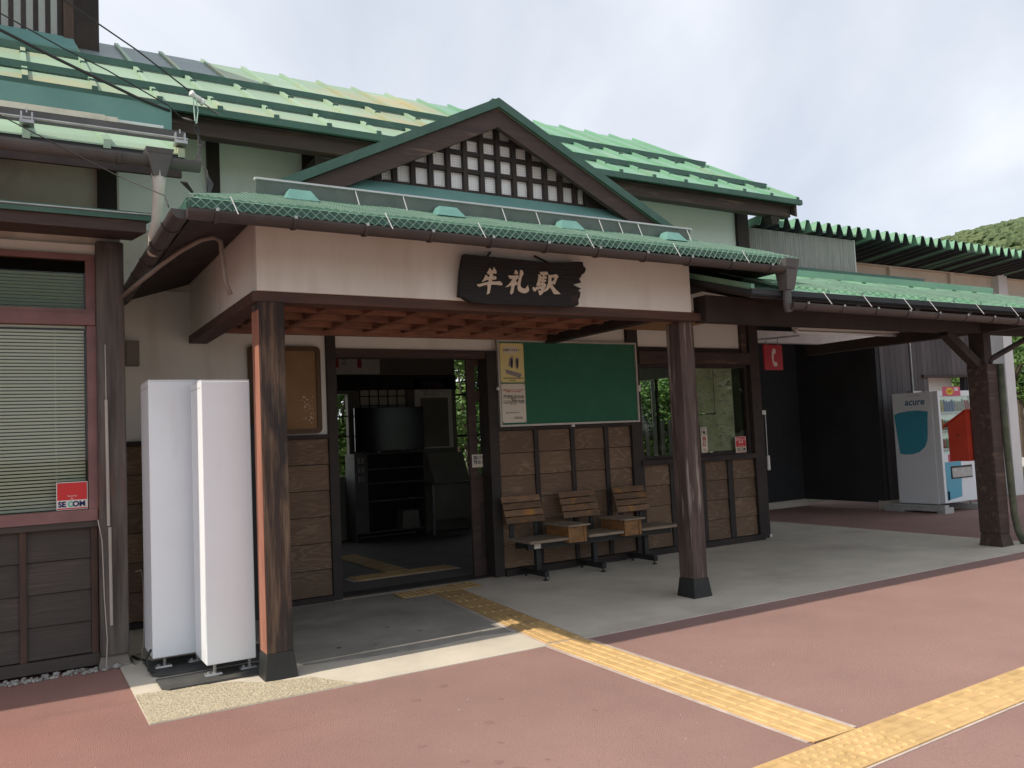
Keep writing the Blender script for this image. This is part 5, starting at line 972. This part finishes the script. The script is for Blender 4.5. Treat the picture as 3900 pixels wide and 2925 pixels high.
text('side_lettering', 'acure', M['vtext'], VM, 0.155, (x0-0.002, y1-0.40, 1.73), bold=0.003, shear=0.15, normal='-X', sx=1.0); text('side_lettering', 'エキナカ自販機', M['offw'], VM, 0.028, (x0-0.002, y1-0.40, 1.87), normal='-X')
O('foot_block', MB().box(x0-0.05, x0+0.18, y0-0.02, y1+0.25, 0.03, 0.09).box(x0-0.05, x0+0.18, y0-0.02, y0+0.12, 0.0, 0.029).box(x0-0.05, x0+0.18, y1-0.1, y1+0.25, 0.0, 0.029).box(x0+0.01, x0+0.12, y0+0.02, y1+0.18, 0.091, 0.125), M['offw'], VM, bevel=0.004)
O('foot_block', MB().box(x1-0.18, x1+0.05, y0-0.02, y1+0.25, 0.0, 0.09), M['offw'], VM, bevel=0.004)
O('leveller', MB().tube([(x0+0.06, y0+0.16, 0.09), (x0+0.06, y0+0.16, 0.142)], 0.02, 8).tube([(x0+0.06, y1-0.05, 0.09), (x0+0.06, y1-0.05, 0.142)], 0.02, 8).tube([(x1-0.06, y0+0.16, 0.09), (x1-0.06, y0+0.16, 0.142)], 0.02, 8), M['galv'], VM)

# things in the waiting room ----------------------------------------------------
TV = E('television', 'large black television on the grey shelf unit inside the waiting room', 'television', (5.08, 12.35, 1.34))
box('screen', (4.50, 5.66, 12.30, 12.345, 1.38, 2.06), M['tv'], TV, bevel=0.006); box('stand', (4.9, 5.26, 12.28, 12.44, 1.352, 1.379), M['blackm'], TV)
SU = E('shelf_unit', 'grey shelf unit of leaflets below the television', 'shelf', (5.05, 12.45, 0.012))
box('front_panel', (4.45, 4.66, 12.24, 12.26, 0.13, 1.35), M['shelf'], SU); box('side_panel', (4.45, 4.47, 12.261, 12.65, 0.013, 1.35), M['shelf'], SU); box('side_panel', (5.61, 5.63, 12.261, 12.65, 0.013, 1.35), M['shelf'], SU)
for z in (0.13, 0.60, 0.87, 1.09, 1.33): box('shelf_board', (4.471, 5.609, 12.265, 12.65, z, z+0.022), M['shelf'], SU)
box('back_panel', (4.471, 5.609, 12.651, 12.66, 0.05, 1.35), M['idark'], SU)
for lx in (4.50, 4.56):
    for lz in (1.2, 1.06, 0.92): box('leaflet', (lx, lx+0.042, 12.235, 12.239, lz, lz+0.09), M['gink'], SU)
O('grey_box', MB().hexa([(5.22, 12.27, 0.155), (5.52, 12.27, 0.155), (5.52, 12.55, 0.155), (5.22, 12.55, 0.155), (5.24, 12.28, 0.42), (5.50, 12.28, 0.42), (5.50, 12.5, 0.44), (5.24, 12.5, 0.44)]), M['interior'], None, 'pale tissue-like box on the lowest shelf in the waiting room', 'box')
WB = E('white_board', 'tall pale board with notes on the back wall of the waiting room', 'board', (6.03, 12.72, 1.4))
box('panel', (5.70, 6.38, 12.70, 12.745, 1.38, 2.54), M['whitem'], WB); box('sheet', (5.80, 6.30, 12.69, 12.699, 1.40, 2.22), M['interior'], WB); text('lettering', '列車をおりたら\nきっぷを駅員に\nお渡しください\n願います。', M['gink'], WB, 0.065, (6.02, 12.698, 2.45))
FB = E('fare_board', 'white fare board with red blocks high on the waiting room wall', 'board', (4.68, 12.72, 2.6))
box('panel', (4.28, 5.10, 12.70, 12.745, 2.615, 2.93), M['whitem'], FB); [box('red_block', (q, q+0.07, 12.694, 12.699, 2.72, 2.90), M['rink'], FB) for q in (4.34, 4.72)]; text('lettering', '06-\n20-', M['ink'], FB, 0.07, (4.50, 12.698, 2.84)); text('lettering', '11-', M['ink'], FB, 0.07, (4.88, 12.698, 2.84))
DSK = E('leaflet_desk', 'low pale desk with sheets beside the shelf unit in the waiting room', 'desk', (6.0, 12.3, 0.012))
box('top', (5.66, 6.42, 12.10, 12.66, 0.80, 0.83), M['shelf'], DSK); O('leg', MB().box(5.68, 5.71, 12.12, 12.15, 0.013, 0.799).box(6.37, 6.40, 12.12, 12.15, 0.013, 0.799), M['galv'], DSK); box('front_panel', (5.711, 6.369, 12.14, 12.15, 0.25, 0.799), M['interior'], DSK)
O('leaning_sheet', MB().hexa([(5.72, 12.11, 0.835), (6.36, 12.11, 0.835), (6.36, 12.13, 0.835), (5.72, 12.13, 0.835), (5.72, 12.35, 1.30), (6.36, 12.35, 1.30), (6.36, 12.37, 1.30), (5.72, 12.37, 1.30)]), M['interior'], DSK)

# overhead cables -----------------------------------------------------------------
def cable(pts, r, lab, mat=None):
    q = []
    for a, b in zip(pts, pts[1:]):
        for k in range(6): q.append(Vector(a).lerp(Vector(b), k/6))
    q.append(Vector(pts[-1])); return O('overhead_cable', MB().tube(q, r, 6), mat or M['cable'], None, lab, 'cable', smooth=True)
cable([(1.307, 7.12, 4.456), (0.858, 7.05, 4.721), (0.56, 7.02, 4.875), (0.348, 7.0, 4.987), (-5.0, 6.6, 7.4)], 0.007, 'highest cable slanting across the sky to the white insulators')
cable([(1.197, 7.10, 4.235), (1.095, 7.08, 4.315), (0.642, 7.05, 4.514), (0.345, 7.02, 4.612), (-0.071, 7.0, 4.789), (-5.0, 6.6, 6.6)], 0.006, 'thin middle cable crossing the green roof to the eave')
cable([(1.106, 7.10, 4.28), (0.856, 7.08, 4.343), (0.273, 7.02, 4.533), (-0.072, 7.0, 4.662), (-5.0, 6.6, 6.2)], 0.013, 'thickest black cable crossing the green roof')
cable([(0.763, 5.0, 2.895), (0.76, 5.1, 2.987), (0.523, 5.35, 3.158), (0.22, 5.45, 3.331), (-0.059, 5.5, 3.478), (-5.0, 5.6, 5.2)], 0.004, 'lowest cable drooping in front of the left gutter to the porch corner')
IN = E('cable_insulators', 'pair of white porcelain insulators and knotted cables at the eave', 'insulator', (1.30, 7.12, 4.36))
O('insulator', MB().tube([(1.27, 7.08, 4.452), (1.30, 7.10, 4.44), (1.345, 7.13, 4.425)], [0.028, 0.02, 0.028], 10).tube([(1.355, 7.13, 4.42), (1.38, 7.14, 4.405)], 0.028, 10), M['porcelain'], IN, smooth=True)
O('tie_wire', MB().tube([(1.38, 7.14, 4.405), (1.47, 7.16, 4.36), (1.54, 7.18, 4.33)], 0.006, 6), M['conduit'], IN)
cl = MB()
for i in range(4):
    o_ = 0.012*i
    cl.tube([(1.20+o_, 7.10, 4.24), (1.29, 7.08-o_, 4.20), (1.325-o_, 7.08, 4.16), (1.315+o_, 7.06, 4.02), (1.30-o_, 6.9, 3.85), (1.29, 6.6, 3.62+o_), (1.27-o_, 6.3, 3.46), (1.2, 6.1, 3.30+o_), (1.08, 5.95, 3.26), (0.98+o_, 5.9, 3.33)], 0.006, 6)
O('cable_bundle', cl, M['cable'], IN, smooth=True)
O('drop_wire', MB().tube([(1.29, 7.09, 4.42), (1.295, 7.09, 4.30), (1.30, 7.08, 4.20)], 0.005, 6).tube([(1.31, 7.09, 4.42), (1.325, 7.09, 4.32), (1.31, 7.08, 4.20)], 0.005, 6), pm('pale_green_wire', (0.4, 0.55, 0.48)), IN)

# ================================================================== VEGETATION AND BACKGROUND
def leaves(b, c, r, n, s):
    for i in range(n):
        while True:
            p = Vector((random.uniform(-1, 1), random.uniform(-1, 1), random.uniform(-1, 1)))
            if 0.25 < p.length < 1: break
        p = Vector((c[0]+p.x*r[0], c[1]+p.y*r[1], c[2]+p.z*r[2]))
        a = Vector((random.gauss(0, 1), random.gauss(0, 1), random.gauss(0, .6))).normalized()*s*random.uniform(.6, 1.3)
        d = Vector((random.gauss(0, 1), random.gauss(0, 1), random.gauss(0, .6))).normalized(); d = (d - a.normalized()*d.dot(a.normalized())).normalized()*s*0.45
        n0 = len(b.v); b.v += [tuple(p-a), tuple(p+d), tuple(p+a), tuple(p-d)]; b.f.append((n0, n0+1, n0+2, n0+3))
def shrub(x, y, h, w_, lab, n=2200, s=0.06, grp='sunlit shrubs beyond the tracks'):
    t = E('leafy_shrub', lab, 'shrub', (x, y, -0.03), grp)
    tr = MB()
    for k in range(5):
        a = k*1.3; tr.tube([(x+0.05*math.cos(a), y+0.05*math.sin(a), -0.03), (x+w_*.2*math.cos(a), y+w_*.2*math.sin(a), h*.4), (x+w_*.4*math.cos(a), y+w_*.4*math.sin(a), h*.75)], [0.05, 0.035, 0.012], 6)
    O('trunk', tr, M['trunk'], t)
    cr_ = MB()
    for k in range(14):
        r = w_*random.uniform(.22, .38); leaves(cr_, (x+random.uniform(-.6, .6)*w_, y+random.uniform(-.5, .5)*w_, random.uniform(.15, .85)*h), (r, r, r*.8), n//14, s)
    O('crown', cr_, M['leaf'], t); return t
SHR = [(5.6, 17.0, 4.4, 1.9, 'shrub glimpsed at the left edge of the doorway'), (9.2, 17.4, 4.6, 2.0, 'shrub glimpsed past the sliding door'), (12.6, 17.6, 3.2, 1.7, 'leafy shrub behind the fence, left in the left front window'), (15.2, 18.2, 3.4, 1.9, 'leafy shrub behind the fence, right in the left front window'), (17.6, 20.0, 4.8, 2.2, 'taller shrub farther back behind the fence'), (13.8, 20.5, 5.0, 2.3, 'dark taller shrub in the middle behind the fence')]
for (x, y, h, w_, lab) in SHR: shrub(x, y, h, w_, lab, 14000, 0.07)
for i, x in enumerate((4.4, 7.2, 10.6, 19.8)): shrub(x, 21.5 + (i % 2), 5.2, 2.3, ('shrub in the far row, first from the left', 'shrub in the far row, second from the left', 'shrub in the far row, third from the left', 'shrub in the far row, last on the right')[i], 6000, 0.12)
FE = E('wooden_fence', 'dark wooden picket fence seen through the left front window', 'fence', (13.6, 15.6, -0.02))
for i in range(40): box('picket', (9.6+i*0.24, 9.7+i*0.24, 15.58, 15.61, -0.02, 1.75 if i % 5 else 3.0), M['fence'], FE)
O('fence_rail', MB().box(9.5, 19.3, 15.615, 15.66, 1.38, 1.48).box(9.5, 19.3, 15.615, 15.66, 0.4, 0.5), M['fence'], FE)
def tree(x, y, h, w_, lab, n=5000):
    t = E('broadleaf_tree', lab, 'tree', (x, y, -0.03)); tr = MB(); tr.tube([(x, y, -0.03), (x+.1, y, h*.35), (x, y+.1, h*.7)], [0.22, 0.16, 0.05], 8)
    for k in range(6):
        a = k*1.05; tr.tube([(x, y, h*(.3+.05*k)), (x+w_*.5*math.cos(a), y+w_*.5*math.sin(a), h*(.5+.06*k))], [0.07, 0.02], 6)
    O('trunk', tr, M['trunk'], t); cr_ = MB()
    for k in range(22):
        r = w_*random.uniform(.2, .36); leaves(cr_, (x+random.uniform(-.65, .65)*w_, y+random.uniform(-.65, .65)*w_, h*random.uniform(.32, .98)), (r, r, r*.7), n//22, 0.14)
    O('crown', cr_, M['leaf'], t)
tree(31.0, 16.6, 5.6, 2.6, 'tree at the right edge beyond the white column')
for i, (x, y, h) in enumerate(((17.5, -11.5, 5.6), (21.0, -12.0, 6.2), (24.5, -11.5, 5.8), (28.0, -12.0, 6.4), (31.5, -11.5, 6.0), (35.5, -11.0, 6.2))):  # unseen shrubs added so the front windows reflect something dark
    shrub(x, y, h, 3.0, 'added unseen shrub behind the viewer to darken the front window reflections, %s from the left' % ('first', 'second', 'third', 'fourth', 'fifth', 'sixth')[i], 6000, 0.17, 'added unseen shrubs behind the viewer')
tree(36.5, 21.0, 6.5, 3.0, 'farther tree at the right edge beyond the white column')

# wooded hill far off to the right
def hill_h(x, y):
    u = x*math.sin(R(59.6)) + y*math.cos(R(59.6)); v = -x*math.cos(R(59.6)) + y*math.sin(R(59.6))    # v grows to the left
    return 68*math.exp(-((u-330)/95)**2)*math.exp(-((v+62)/190)**2) + 5*math.sin(u*.04)*math.sin(v*.05+1)*math.exp(-((u-330)/140)**2)
hm = MB(); NXH = 46
def hp(i, j):
    u = 200 + i*8.0; v = -300 + j*8.0
    x = u*math.sin(R(59.6)) - v*math.cos(R(59.6)); y = u*math.cos(R(59.6)) + v*math.sin(R(59.6)); return (x, y, hill_h(x, y)-0.6)
hm.v = [hp(i, j) for j in range(60) for i in range(36)]
for j in range(59):
    for i in range(35): hm.f.append((j*36+i, j*36+i+1, (j+1)*36+i+1, (j+1)*36+i))
O('hill', hm, M['hillleaf'], kind='structure', smooth=True)
fo = MB(); cnt = 0
bmx = bmesh.new(); bmesh.ops.create_icosphere(bmx, subdivisions=2, radius=1.0); IV = [v.co.copy() for v in bmx.verts]; IF = [tuple(v.index for v in f.verts) for f in bmx.faces]; bmx.free()
while cnt < 9000:
    u = random.uniform(235, 345); v = random.uniform(-190, 60)
    x = u*math.sin(R(59.6)) - v*math.cos(R(59.6)); y = u*math.cos(R(59.6)) + v*math.sin(R(59.6)); z = hill_h(x, y)
    if z < 3: continue
    r = random.uniform(0.6, 1.9); n0 = len(fo.v); ph = random.random()*9
    for q in IV:
        k = 1 + 0.28*math.sin(q.x*5+ph)*math.sin(q.y*6+ph)*math.sin(q.z*5-ph) + random.uniform(-.24, .24)
        fo.v.append((x+q.x*r*k, y+q.y*r*k, z+r*.5+q.z*r*.85*k))
    fo.f += [(a+n0, b+n0, c+n0) for a, b, c in IF]; cnt += 1
O('hill_forest', fo, M['hillleaf'], kind='stuff', label='green wooded hillside beyond the platform roof', cat='forest')
